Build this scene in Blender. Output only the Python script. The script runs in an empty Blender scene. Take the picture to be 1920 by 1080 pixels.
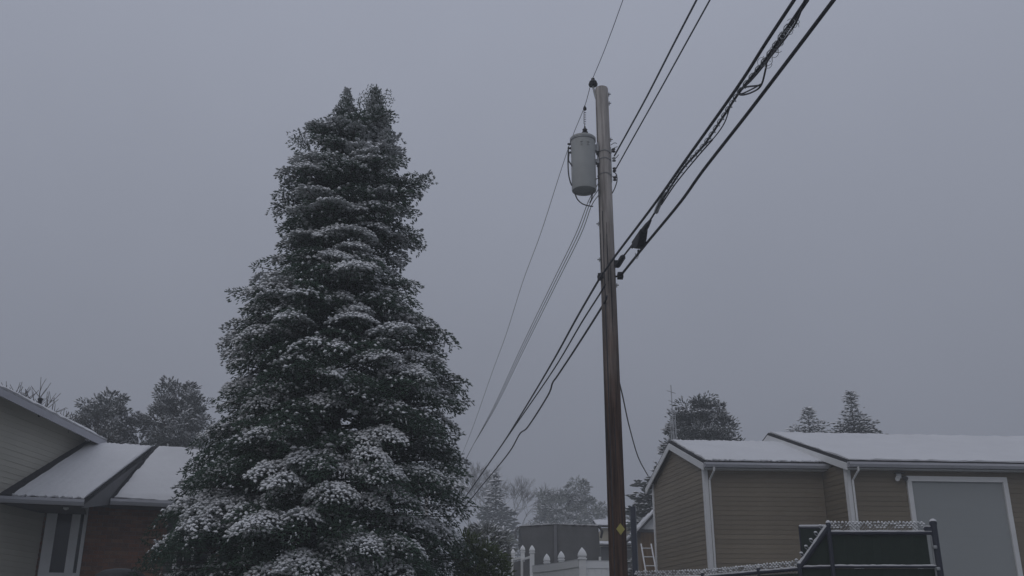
import bpy, bmesh, math, random
import numpy as np
from mathutils import Vector, Matrix

# ------------------------------------------------------------------ camera, sky, sun, exposure
sc = bpy.context.scene
COL = sc.collection
F = 1850.0                       # focal length in pixels of the 1920 wide photograph
PITCH = math.radians(19.8)
EYE = Vector((0, 0, 1.4))
cam_d = bpy.data.cameras.new('camera')
cam_d.sensor_width = 36.0
cam_d.lens = 36.0 * F / 1920.0
cam_d.clip_end = 2000
cam = bpy.data.objects.new('camera', cam_d)
COL.objects.link(cam)
cam.location = EYE
cam.rotation_euler = (math.pi / 2 + PITCH, 0, 0)
sc.camera = cam

SUN_EL, SUN_AZ = math.radians(38), math.radians(-145)    # hidden behind the cloud, behind the camera to the left
world = bpy.data.worlds.new('World')
sc.world = world
world.use_nodes = True
wn = world.node_tree
wn.nodes.clear()
w_out = wn.nodes.new('ShaderNodeOutputWorld')
w_bg = wn.nodes.new('ShaderNodeBackground')
w_sky = wn.nodes.new('ShaderNodeTexSky')
w_sky.sky_type = 'NISHITA'
w_sky.sun_disc = False
w_sky.sun_elevation = SUN_EL
w_sky.sun_rotation = SUN_AZ
w_sky.dust_density = 4.0
w_hsv = wn.nodes.new('ShaderNodeHueSaturation')
w_hsv.inputs['Saturation'].default_value = 0.3
w_tc = wn.nodes.new('ShaderNodeTexCoord')
w_sep = wn.nodes.new('ShaderNodeSeparateXYZ')
w_cie = wn.nodes.new('ShaderNodeMapRange')                # standard overcast sky: zenith three times the horizon
w_cie.inputs['From Min'].default_value = 0.0
w_cie.inputs['From Max'].default_value = 1.0
w_cie.inputs['To Min'].default_value = 1.0 / 3.0
w_cie.inputs['To Max'].default_value = 1.0
w_cloud = wn.nodes.new('ShaderNodeMix')
w_cloud.data_type = 'RGBA'
w_cloud.inputs[6].default_value = (0, 0, 0, 1)
w_cloud.inputs[7].default_value = (13.0, 14.0, 17.0, 1)
w_noise = wn.nodes.new('ShaderNodeTexNoise')              # faint cloud texture over the whole dome
w_noise.inputs['Scale'].default_value = 3.2
w_noise.inputs['Detail'].default_value = 4
w_amp = wn.nodes.new('ShaderNodeMapRange')
w_amp.inputs['To Min'].default_value = 0.93
w_amp.inputs['To Max'].default_value = 1.07
w_mul = wn.nodes.new('ShaderNodeMath'); w_mul.operation = 'MULTIPLY'
w_mix = wn.nodes.new('ShaderNodeMix')
w_mix.data_type = 'RGBA'
w_mix.inputs[0].default_value = 0.95                      # closed cloud deck over the clear sky
w_bg.inputs['Strength'].default_value = 0.1
wn.links.new(w_tc.outputs['Generated'], w_sep.inputs[0])
wn.links.new(w_sep.outputs['Z'], w_cie.inputs['Value'])
wn.links.new(w_tc.outputs['Generated'], w_noise.inputs['Vector'])
wn.links.new(w_noise.outputs['Fac'], w_amp.inputs['Value'])
wn.links.new(w_cie.outputs[0], w_mul.inputs[0])
wn.links.new(w_amp.outputs[0], w_mul.inputs[1])
wn.links.new(w_mul.outputs[0], w_cloud.inputs[0])
wn.links.new(w_sky.outputs[0], w_hsv.inputs['Color'])
wn.links.new(w_hsv.outputs[0], w_mix.inputs[6])
wn.links.new(w_cloud.outputs[2], w_mix.inputs[7])
wn.links.new(w_mix.outputs[2], w_bg.inputs['Color'])
wn.links.new(w_bg.outputs[0], w_out.inputs['Surface'])

sun_d = bpy.data.lights.new('sun', 'SUN')
sun_d.energy = 0.85
sun_d.angle = math.radians(50)
sun_d.color = (1.0, 0.97, 0.93)
sun = bpy.data.objects.new('sun', sun_d)
COL.objects.link(sun)
sdir = Vector((math.sin(SUN_AZ) * math.cos(SUN_EL), math.cos(SUN_AZ) * math.cos(SUN_EL), math.sin(SUN_EL)))
sun.rotation_euler = (-sdir).to_track_quat('-Z', 'Y').to_euler()

sc.view_settings.view_transform = 'Standard'
sc.view_settings.look = 'None'
sc.view_settings.gamma = 1.0
sc.view_settings.use_curve_mapping = False
sc.view_settings.exposure = -1.5
sc.cycles.volume_bounces = 1
sc.cycles.max_bounces = 6
sc.cycles.use_denoising = True
HAZE_DENSITY = 0.0042

# ------------------------------------------------------------------ geometry of sight lines
FWD = Vector((0, math.cos(PITCH), math.sin(PITCH)))
UPV = Vector((0, -math.sin(PITCH), math.cos(PITCH)))
RGT = Vector((1, 0, 0))
def ray(px, py):
    return FWD + RGT * ((px - 960) / F) + UPV * ((540 - py) / F)
def P(px, py, Y):
    """point at distance Y (metres ahead of the camera) seen at a pixel of the photograph"""
    d = ray(px, py)
    return EYE + d * (Y / d.y)
def on_wall(px, py, p0, d2):
    """pixel -> point on the vertical plane through p0 that runs along d2"""
    n = Vector((d2.y, -d2.x, 0))
    d = ray(px, py)
    return EYE + d * ((p0 - EYE).dot(n) / d.dot(n))
def on_level(px, py, z):
    d = ray(px, py)
    return EYE + d * ((z - EYE.z) / d.z)
def px_scale(p):
    return (p - EYE).dot(FWD) / F          # metres per photo pixel at a point
def az(deg):
    a = math.radians(deg)
    return Vector((math.sin(a), math.cos(a), 0))
def ground_z(x, y):
    t = min(1, max(0, (y - 3.5) / 8.5))
    return 1.2 * t * t * (3 - 2 * t)
Z = Vector((0, 0, 1))
rng = random.Random(7)

# ------------------------------------------------------------------ materials
MATS = {}
def mat(name, col, rough=0.75, var=0.0, scale=6.0, bump=0.0, bscale=40.0, metal=0.0, spec=0.3, col2=None, stretch=(1, 1, 1), each=0.0):
    if name in MATS:
        return MATS[name]
    m = bpy.data.materials.new(name)
    m.use_nodes = True
    nt = m.node_tree
    b = nt.nodes['Principled BSDF']
    b.inputs['Base Color'].default_value = (*col, 1)
    b.inputs['Roughness'].default_value = rough
    b.inputs['Metallic'].default_value = metal
    b.inputs['Specular IOR Level'].default_value = spec
    if var > 0 or bump > 0:
        tc = nt.nodes.new('ShaderNodeTexCoord')
        mp = nt.nodes.new('ShaderNodeMapping')
        mp.inputs['Scale'].default_value = stretch
        nt.links.new(tc.outputs['Object'], mp.inputs['Vector'])
    if var > 0:
        n1 = nt.nodes.new('ShaderNodeTexNoise')
        n1.inputs['Scale'].default_value = scale
        n1.inputs['Detail'].default_value = 6
        n1.inputs['Roughness'].default_value = 0.65
        nt.links.new(mp.outputs[0], n1.inputs['Vector'])
        r = nt.nodes.new('ShaderNodeValToRGB')
        c2 = col2 if col2 else tuple(c * (1 - var) for c in col)
        r.color_ramp.elements[0].position = 0.32
        r.color_ramp.elements[1].position = 0.68
        r.color_ramp.elements[0].color = (*c2, 1)
        r.color_ramp.elements[1].color = (*col, 1)
        nt.links.new(n1.outputs['Fac'], r.inputs['Fac'])
        nt.links.new(r.outputs[0], b.inputs['Base Color'])
    if bump > 0:
        n2 = nt.nodes.new('ShaderNodeTexNoise')
        n2.inputs['Scale'].default_value = bscale
        n2.inputs['Detail'].default_value = 5
        nt.links.new(mp.outputs[0], n2.inputs['Vector'])
        bp = nt.nodes.new('ShaderNodeBump')
        bp.inputs['Strength'].default_value = bump
        bp.inputs['Distance'].default_value = 0.02
        nt.links.new(n2.outputs['Fac'], bp.inputs['Height'])
        nt.links.new(bp.outputs[0], b.inputs['Normal'])
    if each > 0:
        oi = nt.nodes.new('ShaderNodeObjectInfo')
        mr_ = nt.nodes.new('ShaderNodeMapRange')
        mr_.inputs['To Min'].default_value = 1 - each
        mr_.inputs['To Max'].default_value = 1 + each
        nt.links.new(oi.outputs['Random'], mr_.inputs['Value'])
        hs = nt.nodes.new('ShaderNodeHueSaturation')
        nt.links.new(mr_.outputs[0], hs.inputs['Value'])
        src = b.inputs['Base Color'].links[0].from_socket
        nt.links.new(src, hs.inputs['Color'])
        nt.links.new(hs.outputs[0], b.inputs['Base Color'])
    MATS[name] = m
    return m

M_SNOW = mat('snow', (0.65, 0.65, 0.66), 0.6, 0.08, 1.3, 0.35, 9.0, spec=0.2)
M_SNOW_T = mat('snow_on_needles', (0.72, 0.72, 0.73), 0.7, 0.10, 9.0)
M_TAUPE = mat('taupe_vinyl', (0.192, 0.160, 0.114), 0.55, 0.14, 0.9, 0.05, 60, stretch=(1, 1, 4), each=.09)
M_TAUPE_B = mat('taupe_vinyl_weathered', (0.228, 0.190, 0.138), 0.6, 0.18, 1.4, 0.05, 60, stretch=(1, 1, 4), each=.09)
M_CREAM = mat('cream_vinyl', (0.45, 0.435, 0.375), 0.6, 0.12, 1.0, stretch=(1, 1, 4), each=.05)
M_TRIM = mat('white_trim', (0.72, 0.72, 0.72), 0.5, 0.10, 3.0)
M_GUTTER = mat('gutter_metal', (0.50, 0.50, 0.54), 0.45, 0.15, 2.0, stretch=(1, 1, 3))
M_SHINGLE = mat('dark_shingle', (0.045, 0.045, 0.048), 0.9, 0.4, 14.0, 0.5, 60)
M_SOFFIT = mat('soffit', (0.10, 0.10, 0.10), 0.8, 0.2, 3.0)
M_DOOR = mat('grey_white_door', (0.31, 0.325, 0.325), 0.45, 0.05, 0.6)
M_GLASS = mat('dark_window_glass', (0.015, 0.018, 0.020), 0.08, spec=0.5)
M_BRICKS = [mat('brick_a', (0.26, 0.13, 0.085), 0.9, 0.35, 9.0, 0.3, 50), mat('brick_b', (0.205, 0.115, 0.085), 0.9, 0.35, 9.0, 0.3, 50),
            mat('brick_c', (0.30, 0.175, 0.12), 0.9, 0.35, 9.0, 0.3, 50)]
M_MORTAR = mat('mortar', (0.20, 0.18, 0.16), 0.95, 0.2, 12)
M_GALV = mat('transformer_grey', (0.42, 0.43, 0.42), 0.5, 0.14, 3.5, 0.05, 30)
M_STEEL = mat('galvanised_steel', (0.34, 0.35, 0.36), 0.45, 0.2, 8.0, metal=0.5)
M_MAST = mat('pale_mast', (0.42, 0.43, 0.44), 0.6)
M_BLACK = mat('black_rubber', (0.022, 0.022, 0.026), 0.6, 0.3, 12)
M_CABLE = mat('weathered_cable', (0.060, 0.060, 0.068), 0.55, 0.5, 14)
M_ALU = mat('aluminium_wire', (0.11, 0.115, 0.125), 0.5, metal=0.2)
M_ALU_FAR = mat('haze_paled_aluminium_wire', (0.26, 0.27, 0.28), 0.5)  # lighter than the other wire: fading in the haze is put into the colour
M_PORC = mat('dark_porcelain', (0.03, 0.028, 0.03), 0.25, spec=0.5)
M_YELLOW = mat('yellow_tag', (0.42, 0.37, 0.11), 0.5, 0.1, 20)
M_FPOST = mat('dark_fence_post', (0.035, 0.038, 0.055), 0.5, 0.2, 8)
M_FABRIC = mat('dark_green_screen', (0.018, 0.030, 0.020), 0.85, 0.25, 10, 0.3, 120)
M_WIRE = mat('frosted_mesh_wire', (0.36, 0.37, 0.39), 0.7, 0.3, 30)
M_PVC = mat('white_vinyl', (0.88, 0.88, 0.87), 0.45, 0.07, 2.0)
M_TARP = mat('dark_grey_tarp', (0.185, 0.185, 0.185), 0.8, 0.2, 1.6, 0.3, 10)
M_TARP2 = mat('pale_seam', (0.26, 0.26, 0.27), 0.8, 0.2, 8)
M_BARK = mat('spruce_bark', (0.055, 0.045, 0.038), 0.95, 0.4, 14, 0.6, 30, stretch=(1, 1, .3))
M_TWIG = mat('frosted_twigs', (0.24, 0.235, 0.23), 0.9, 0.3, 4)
M_WOOD = mat('brown_wood', (0.17, 0.11, 0.055), 0.85, 0.35, 4, 0.3, 30, stretch=(3, 3, .4))
M_BEIGE = mat('beige_wall', (0.40, 0.36, 0.27), 0.8, 0.12, 1.5)
M_LADDER = mat('ladder_aluminium', (0.60, 0.60, 0.60), 0.5)
M_COVER = mat('charcoal_cover', (0.028, 0.030, 0.032), 0.6, 0.25, 6, 0.2, 20)
M_STEELPOST = mat('blue_grey_steel_post', (0.065, 0.072, 0.092), 0.5, 0.2, 7)
M_NEEDLE = mat('spruce_needles', (0.036, 0.058, 0.043), 0.75, 0.0, 2.2, col2=(0.018, 0.034, 0.022), spec=0.2)

def leaf_mat(name, c1, c2, scale):
    return mat(name, c1, 0.75, 0.5, scale, col2=c2, spec=0.2)
M_NEEDLE = leaf_mat('spruce_green', (0.052, 0.090, 0.058), (0.022, 0.042, 0.027), 2.4)
M_PINE = leaf_mat('pine_green', (0.105, 0.115, 0.105), (0.045, 0.056, 0.050), 1.5)
M_SHRUB = leaf_mat('shrub_green', (0.13, 0.165, 0.055), (0.045, 0.070, 0.025), 3.0)
M_FROSTHAZE = leaf_mat('frost_haze_leaf', (0.36, 0.37, 0.34), (0.17, 0.185, 0.17), 1.0)  # frost, whitened further so the colour stands in for distance haze

M_RIME = mat('rimed_needles', (0.56, 0.575, 0.575), 0.8, 0.45, 5.0, col2=(0.30, 0.33, 0.315))
M_BOUGH_SNOW = mat('bough_snow', (0.76, 0.765, 0.775), 0.75, 0.10, 7.0)

def wood_pole_material():
    m = bpy.data.materials.new('weathered_pole_wood')
    m.use_nodes = True
    nt = m.node_tree
    b = nt.nodes['Principled BSDF']
    b.inputs['Roughness'].default_value = 0.9
    b.inputs['Specular IOR Level'].default_value = 0.15
    tc = nt.nodes.new('ShaderNodeTexCoord')
    mp = nt.nodes.new('ShaderNodeMapping')
    mp.inputs['Scale'].default_value = (13, 13, 0.55)
    nt.links.new(tc.outputs['Object'], mp.inputs['Vector'])
    n = nt.nodes.new('ShaderNodeTexNoise')
    n.inputs['Scale'].default_value = 1.6
    n.inputs['Detail'].default_value = 8
    n.inputs['Roughness'].default_value = 0.7
    nt.links.new(mp.outputs[0], n.inputs['Vector'])
    # weathered grey wood above, creosote brown below
    sx = nt.nodes.new('ShaderNodeSeparateXYZ')
    nt.links.new(tc.outputs['Object'], sx.inputs[0])
    n2 = nt.nodes.new('ShaderNodeTexNoise')
    n2.inputs['Scale'].default_value = 1.4
    n2.inputs['Detail'].default_value = 4
    nt.links.new(tc.outputs['Object'], n2.inputs['Vector'])
    ad = nt.nodes.new('ShaderNodeMath'); ad.operation = 'MULTIPLY_ADD'
    ad.inputs[1].default_value = 2.4
    nt.links.new(n2.outputs['Fac'], ad.inputs[0])
    nt.links.new(sx.outputs['Z'], ad.inputs[2])
    mr = nt.nodes.new('ShaderNodeMapRange')
    mr.inputs['From Min'].default_value = 4.8
    mr.inputs['From Max'].default_value = 8.8
    nt.links.new(ad.outputs[0], mr.inputs['Value'])
    r1 = nt.nodes.new('ShaderNodeValToRGB')
    r1.color_ramp.elements[0].position = 0.35; r1.color_ramp.elements[0].color = (0.022, 0.015, 0.012, 1)
    r1.color_ramp.elements[1].position = 0.70; r1.color_ramp.elements[1].color = (0.15, 0.090, 0.064, 1)
    r2 = nt.nodes.new('ShaderNodeValToRGB')
    r2.color_ramp.elements[0].position = 0.32; r2.color_ramp.elements[0].color = (0.17, 0.155, 0.145, 1)
    r2.color_ramp.elements[1].position = 0.70; r2.color_ramp.elements[1].color = (0.62, 0.58, 0.55, 1)
    nt.links.new(n.outputs['Fac'], r1.inputs['Fac'])
    nt.links.new(n.outputs['Fac'], r2.inputs['Fac'])
    mx = nt.nodes.new('ShaderNodeMix'); mx.data_type = 'RGBA'
    nt.links.new(mr.outputs[0], mx.inputs[0])
    nt.links.new(r1.outputs[0], mx.inputs[6])
    nt.links.new(r2.outputs[0], mx.inputs[7])
    nt.links.new(mx.outputs[2], b.inputs['Base Color'])
    bp = nt.nodes.new('ShaderNodeBump'); bp.inputs['Strength'].default_value = 0.6; bp.inputs['Distance'].default_value = 0.01
    nt.links.new(n.outputs['Fac'], bp.inputs['Height'])
    nt.links.new(bp.outputs[0], b.inputs['Normal'])
    return m
M_POLE = wood_pole_material()

def ground_material():
    m = bpy.data.materials.new('grass_with_thin_snow')
    m.use_nodes = True
    nt = m.node_tree
    b = nt.nodes['Principled BSDF']
    b.inputs['Roughness'].default_value = 0.9
    tc = nt.nodes.new('ShaderNodeTexCoord')
    n = nt.nodes.new('ShaderNodeTexNoise')
    n.inputs['Scale'].default_value = 0.8
    n.inputs['Detail'].default_value = 10
    n.inputs['Roughness'].default_value = 0.75
    nt.links.new(tc.outputs['Object'], n.inputs['Vector'])
    r = nt.nodes.new('ShaderNodeValToRGB')
    r.color_ramp.elements[0].position = 0.44; r.color_ramp.elements[0].color = (0.055, 0.06, 0.035, 1)
    r.color_ramp.elements[1].position = 0.70; r.color_ramp.elements[1].color = (0.62, 0.64, 0.67, 1)
    nt.links.new(n.outputs['Fac'], r.inputs['Fac'])
    nt.links.new(r.outputs[0], b.inputs['Base Color'])
    return m

# ------------------------------------------------------------------ builders
def props(o, label=None, cat=None, group=None, kind=None):
    if label: o['label'] = label
    if cat: o['category'] = cat
    if group: o['group'] = group
    if kind: o['kind'] = kind
    return o
def base_of(o):
    v = Vector((0, 0, 0))
    while o is not None:
        v += o.location
        o = o.parent
    return v
def thing(name, loc, label, cat, group=None):
    o = bpy.data.objects.new(name, None)
    o.empty_display_size = 0.2
    COL.objects.link(o)
    o.location = loc
    return props(o, label, cat, group)
def link_mesh(name, me, parent=None):
    o = bpy.data.objects.new(name, me)
    COL.objects.link(o)
    o.parent = parent
    return o

class MB:
    """collects shapes in world coordinates; build() links them as one mesh object"""
    def __init__(self):
        self.v, self.f, self.mi = [], [], []
    def add(self, vs, fs, mi=0):
        n = len(self.v)
        self.v.extend(tuple(v) for v in vs)
        self.f.extend(tuple(i + n for i in f) for f in fs)
        self.mi.extend([mi] * len(fs))
        return self
    def hexa(self, b, t, mi=0):
        return self.add(list(b) + list(t), [(3, 2, 1, 0), (4, 5, 6, 7), (0, 1, 5, 4), (1, 2, 6, 5), (2, 3, 7, 6), (3, 0, 4, 7)], mi)
    def box(self, c, dx, dy, dz, mi=0):
        """c centre; dx dy dz full edge vectors"""
        c, dx, dy, dz = Vector(c), Vector(dx) / 2, Vector(dy) / 2, Vector(dz) / 2
        q = [c - dx - dy, c + dx - dy, c + dx + dy, c - dx + dy]
        return self.hexa([p - dz for p in q], [p + dz for p in q], mi)
    def prism(self, poly, off, mi=0):
        n = len(poly)
        off = Vector(off)
        vs = [Vector(p) for p in poly] + [Vector(p) + off for p in poly]
        fs = [tuple(range(n - 1, -1, -1)), tuple(range(n, 2 * n))] + [(i, (i + 1) % n, n + (i + 1) % n, n + i) for i in range(n)]
        return self.add(vs, fs, mi)
    def tube(self, pts, r, n=8, mi=0, cap=True):
        pts = [Vector(p) for p in pts]
        rs = r if isinstance(r, (list, tuple)) else [r] * len(pts)
        vs, fs = [], []
        ref = None
        for i, p in enumerate(pts):
            d = (pts[min(i + 1, len(pts) - 1)] - pts[max(i - 1, 0)]).normalized()
            if ref is None:
                ref = Vector((0, 0, 1)) if abs(d.z) < 0.9 else Vector((1, 0, 0))
            a = (ref - d * ref.dot(d)).normalized()
            ref = a
            b = d.cross(a)
            for k in range(n):
                t = 2 * math.pi * k / n
                vs.append(p + (a * math.cos(t) + b * math.sin(t)) * rs[i])
        for i in range(len(pts) - 1):
            for k in range(n):
                fs.append((i * n + k, i * n + (k + 1) % n, (i + 1) * n + (k + 1) % n, (i + 1) * n + k))
        if cap:
            fs.append(tuple(range(n - 1, -1, -1)))
            fs.append(tuple(range((len(pts) - 1) * n, len(pts) * n)))
        return self.add(vs, fs, mi)
    def lathe(self, c, prof, n=20, axis=Z, mi=0):
        """prof: (radius, height) pairs from c along axis"""
        c, axis = Vector(c), Vector(axis).normalized()
        a = axis.orthogonal().normalized(); b = axis.cross(a)
        vs, fs = [], []
        for r, h in prof:
            for k in range(n):
                t = 2 * math.pi * k / n
                vs.append(c + axis * h + (a * math.cos(t) + b * math.sin(t)) * max(r, 1e-4))
        for i in range(len(prof) - 1):
            for k in range(n):
                fs.append((i * n + k, i * n + (k + 1) % n, (i + 1) * n + (k + 1) % n, (i + 1) * n + k))
        fs.append(tuple(range(n - 1, -1, -1))); fs.append(tuple(range((len(prof) - 1) * n, len(prof) * n)))
        return self.add(vs, fs, mi)
    def snow_slab(self, a, b, c, d, th=0.05, nu=24, nv=10, amp=0.012, seed=1, mi=0):
        """uneven layer on the quad a b c d (a-b along the eave, d-c along the ridge)"""
        a, b, c, d = map(Vector, (a, b, c, d))
        nrm = (b - a).cross(d - a).normalized()
        if nrm.z < 0: nrm = -nrm
        r = random.Random(seed)
        top, bot = [], []
        for j in range(nv + 1):
            for i in range(nu + 1):
                u, v = i / nu, j / nv
                p = (a * (1 - u) + b * u) * (1 - v) + (d * (1 - u) + c * u) * v
                e = min(1, min(i, nu - i, j, nv - j) * 1.0)
                if j == 0: p = p + (a - d).normalized() * r.uniform(-.035, .018)
                if i == 0: p = p + (b - a).normalized() * r.uniform(0, .03)
                t = th * (0.55 + 0.45 * e) + r.uniform(-amp, amp) * (1 if e else 2.2)
                bot.append(p); top.append(p + nrm * max(t, 0.008))
        n = len(bot)
        W = nu + 1
        fs = []
        for j in range(nv):
            for i in range(nu):
                q = (j * W + i, j * W + i + 1, (j + 1) * W + i + 1, (j + 1) * W + i)
                fs.append(tuple(x + n for x in q))
                fs.append(q[::-1])
        edge = [(j * W) for j in range(nv, 0, -1)] + list(range(0, nu)) + [j * W + nu for j in range(nv)] + [nv * W + i for i in range(nu, 0, -1)]
        for k in range(len(edge)):
            p, q = edge[k], edge[(k + 1) % len(edge)]
            fs.append((p, q, q + n, p + n))
        return self.add(bot + top, fs, mi)
    def build(self, name, mats, parent=None, smooth=False, origin=None):
        me = bpy.data.meshes.new(name)
        o0 = base_of(parent) if parent is not None else (Vector(origin) if origin is not None else Vector((0, 0, 0)))
        arr = np.array(self.v, dtype=np.float64) - np.array(o0)
        me.from_pydata(arr.tolist(), [], self.f)
        mats = mats if isinstance(mats, (list, tuple)) else [mats]
        for m in mats: me.materials.append(m)
        if len(mats) > 1:
            me.polygons.foreach_set('material_index', np.array(self.mi, dtype=np.int32))
        me.polygons.foreach_set('use_smooth', np.full(len(me.polygons), smooth))
        bm = bmesh.new(); bm.from_mesh(me)
        bmesh.ops.recalc_face_normals(bm, faces=bm.faces)
        bm.to_mesh(me); bm.free()
        if smooth:
            try: me.set_sharp_from_angle(angle=math.radians(40))
            except Exception: pass
        me.update()
        o = link_mesh(name, me, parent)
        if parent is None and origin is not None: o.location = o0
        return o

def tri_object(name, tris, m, parent=None):
    """tris: (n,3,3) world-space array -> one mesh object"""
    o0 = base_of(parent) if parent is not None else Vector((0, 0, 0))
    v = (np.asarray(tris, dtype=np.float64).reshape(-1, 3) - np.array(o0)).astype(np.float32)
    nt = len(v) // 3
    me = bpy.data.meshes.new(name)
    me.vertices.add(len(v)); me.vertices.foreach_set('co', v.ravel())
    me.loops.add(len(v)); me.loops.foreach_set('vertex_index', np.arange(len(v), dtype=np.int32))
    me.polygons.add(nt)
    me.polygons.foreach_set('loop_start', np.arange(0, len(v), 3, dtype=np.int32))
    me.polygons.foreach_set('loop_total', np.full(nt, 3, dtype=np.int32))
    me.materials.append(m)
    me.update(calc_edges=True)
    return link_mesh(name, me, parent)

# ------------------------------------------------------------------ ground and air
mb = MB()
xs = [-220, -120, -60] + list(range(-40, 41, 4)) + [60, 120, 220]
ys = [-60, -40, -20] + list(range(-8, 24, 2)) + [30, 50, 90, 150, 240]
for y in ys:
    for x in xs:
        k = rng.uniform(-.04, .04) if abs(x) < 50 and y < 60 else 0
        mb.v.append((x, y, ground_z(x, y) + k))
for j in range(len(ys) - 1):
    for i in range(len(xs) - 1):
        w = len(xs)
        mb.f.append((j * w + i, j * w + i + 1, (j + 1) * w + i + 1, (j + 1) * w + i)); mb.mi.append(0)
props(mb.build('ground', ground_material(), smooth=True), 'grass thinly covered by fresh snow', None, None, 'structure')

mb = MB()
mb.box((0, 90, 5.3), (444, 0, 0), (0, 306, 0), (0, 0, 12.7))
hz = mb.build('haze', [])
hz['kind'] = 'stuff'; hz['label'] = 'grey snowy haze filling the air'
hm = bpy.data.materials.new('snow_haze'); hm.use_nodes = True
hm.node_tree.nodes.clear()
ho = hm.node_tree.nodes.new('ShaderNodeOutputMaterial')
hv = hm.node_tree.nodes.new('ShaderNodeVolumePrincipled')
hv.inputs['Color'].default_value = (0.90, 0.92, 0.95, 1)
hv.inputs['Density'].default_value = HAZE_DENSITY
hv.inputs['Anisotropy'].default_value = 0.1
hm.node_tree.links.new(hv.outputs[0], ho.inputs['Volume'])
hz.data.materials.append(hm)

# ------------------------------------------------------------------ siding
BOARD = 0.1016
def siding(parent, o, d, nrm, z0, z1, u0, u1, m, lo=None, name='siding_board'):
    """lapped boards on the plane through o along d (unit), facing nrm, from z0 to z1;
    u0 / u1: numbers or functions of z giving the ends; each board is an object"""
    fu0 = u0 if callable(u0) else (lambda z: u0)
    fu1 = u1 if callable(u1) else (lambda z: u1)
    shared = None
    base = base_of(parent)
    n = int((z1 - z0) / BOARD)
    o2 = Vector((o.x, o.y, 0))
    for k in range(n + 1):
        za, zb = z0 + k * BOARD, min(z0 + (k + 1) * BOARD, z1)
        if zb - za < 0.02: continue
        a0, a1, b0, b1 = fu0(za), fu1(za), fu0(zb), fu1(zb)
        if a1 - a0 < 0.03: continue
        if b1 - b0 < 0.01:
            c = (b0 + b1) / 2; b0, b1 = c - 0.005, c + 0.005
        flat = not (callable(u0) or callable(u1)) and abs(zb - za - BOARD) < 1e-6
        jig = rng.uniform(-.0015, .0015)
        if flat and shared is not None:
            ob = link_mesh(name, shared, parent)
            ob.location = (o2 + Z * za + nrm * jig) - base
            continue
        def q(u, z, out): return o2 + d * u + Z * (z - za) + nrm * out
        mbd = MB()
        mbd.hexa([q(a0, za, 0.002), q(a1, za, 0.002), q(a1, za, 0.014), q(a0, za, 0.014)],
                 [q(b0, zb + .004, 0.002), q(b1, zb + .004, 0.002), q(b1, zb + .004, 0.006), q(b0, zb + .004, 0.006)])
        me = bpy.data.meshes.new(name)
        arr = np.array(mbd.v) - np.array((o2.x, o2.y, 0))
        me.from_pydata(arr.tolist(), [], mbd.f)
        bm = bmesh.new(); bm.from_mesh(me); bmesh.ops.recalc_face_normals(bm, faces=bm.faces); bm.to_mesh(me); bm.free()
        me.materials.append(m); me.update()
        ob = link_mesh(name, me, parent)
        ob.location = (o2 + Z * za + nrm * jig) - base
        if flat: shared = me

# ------------------------------------------------------------------ shed and garage on the right
g = az(-12)          # along the gable ends, away from the camera
h = az(85)           # along the long walls
ng = Vector((-g.y, g.x, 0))      # outward normal of the left gable ends (faces left, towards the camera)
nh = Vector((h.y, -h.x, 0))      # outward normal of the long front walls (faces the camera)
GZ = 1.2
S = on_wall(1320, 866, P(1320, 866, 22), g)
Lc = on_wall(1224, 906, S, g)
tL = (Lc - S).dot(g)
apexS = on_wall(1263, 833, S, g)
tA = (apexS - S).dot(g)
J = on_wall(1541, 868, S, h)
uJ = (J - S).dot(h)
zS = S.z
G_ = on_wall(1586, 866, J, g)
tG = (J - G_).dot(g)
zG = G_.z
apexG = on_wall(1448, 818, G_, g)
tAG = (apexG - G_).dot(g)
zAS, zAG = apexS.z, apexG.z
tLG = 2 * tAG
print('shed depth %.2f apex at %.2f eave %.2f apex z %.2f front %.2f | garage step %.2f eave %.2f apex %.2f at %.2f' % (tL, tA, zS, zAS, uJ, tG, zG, zAG, tAG))

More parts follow.
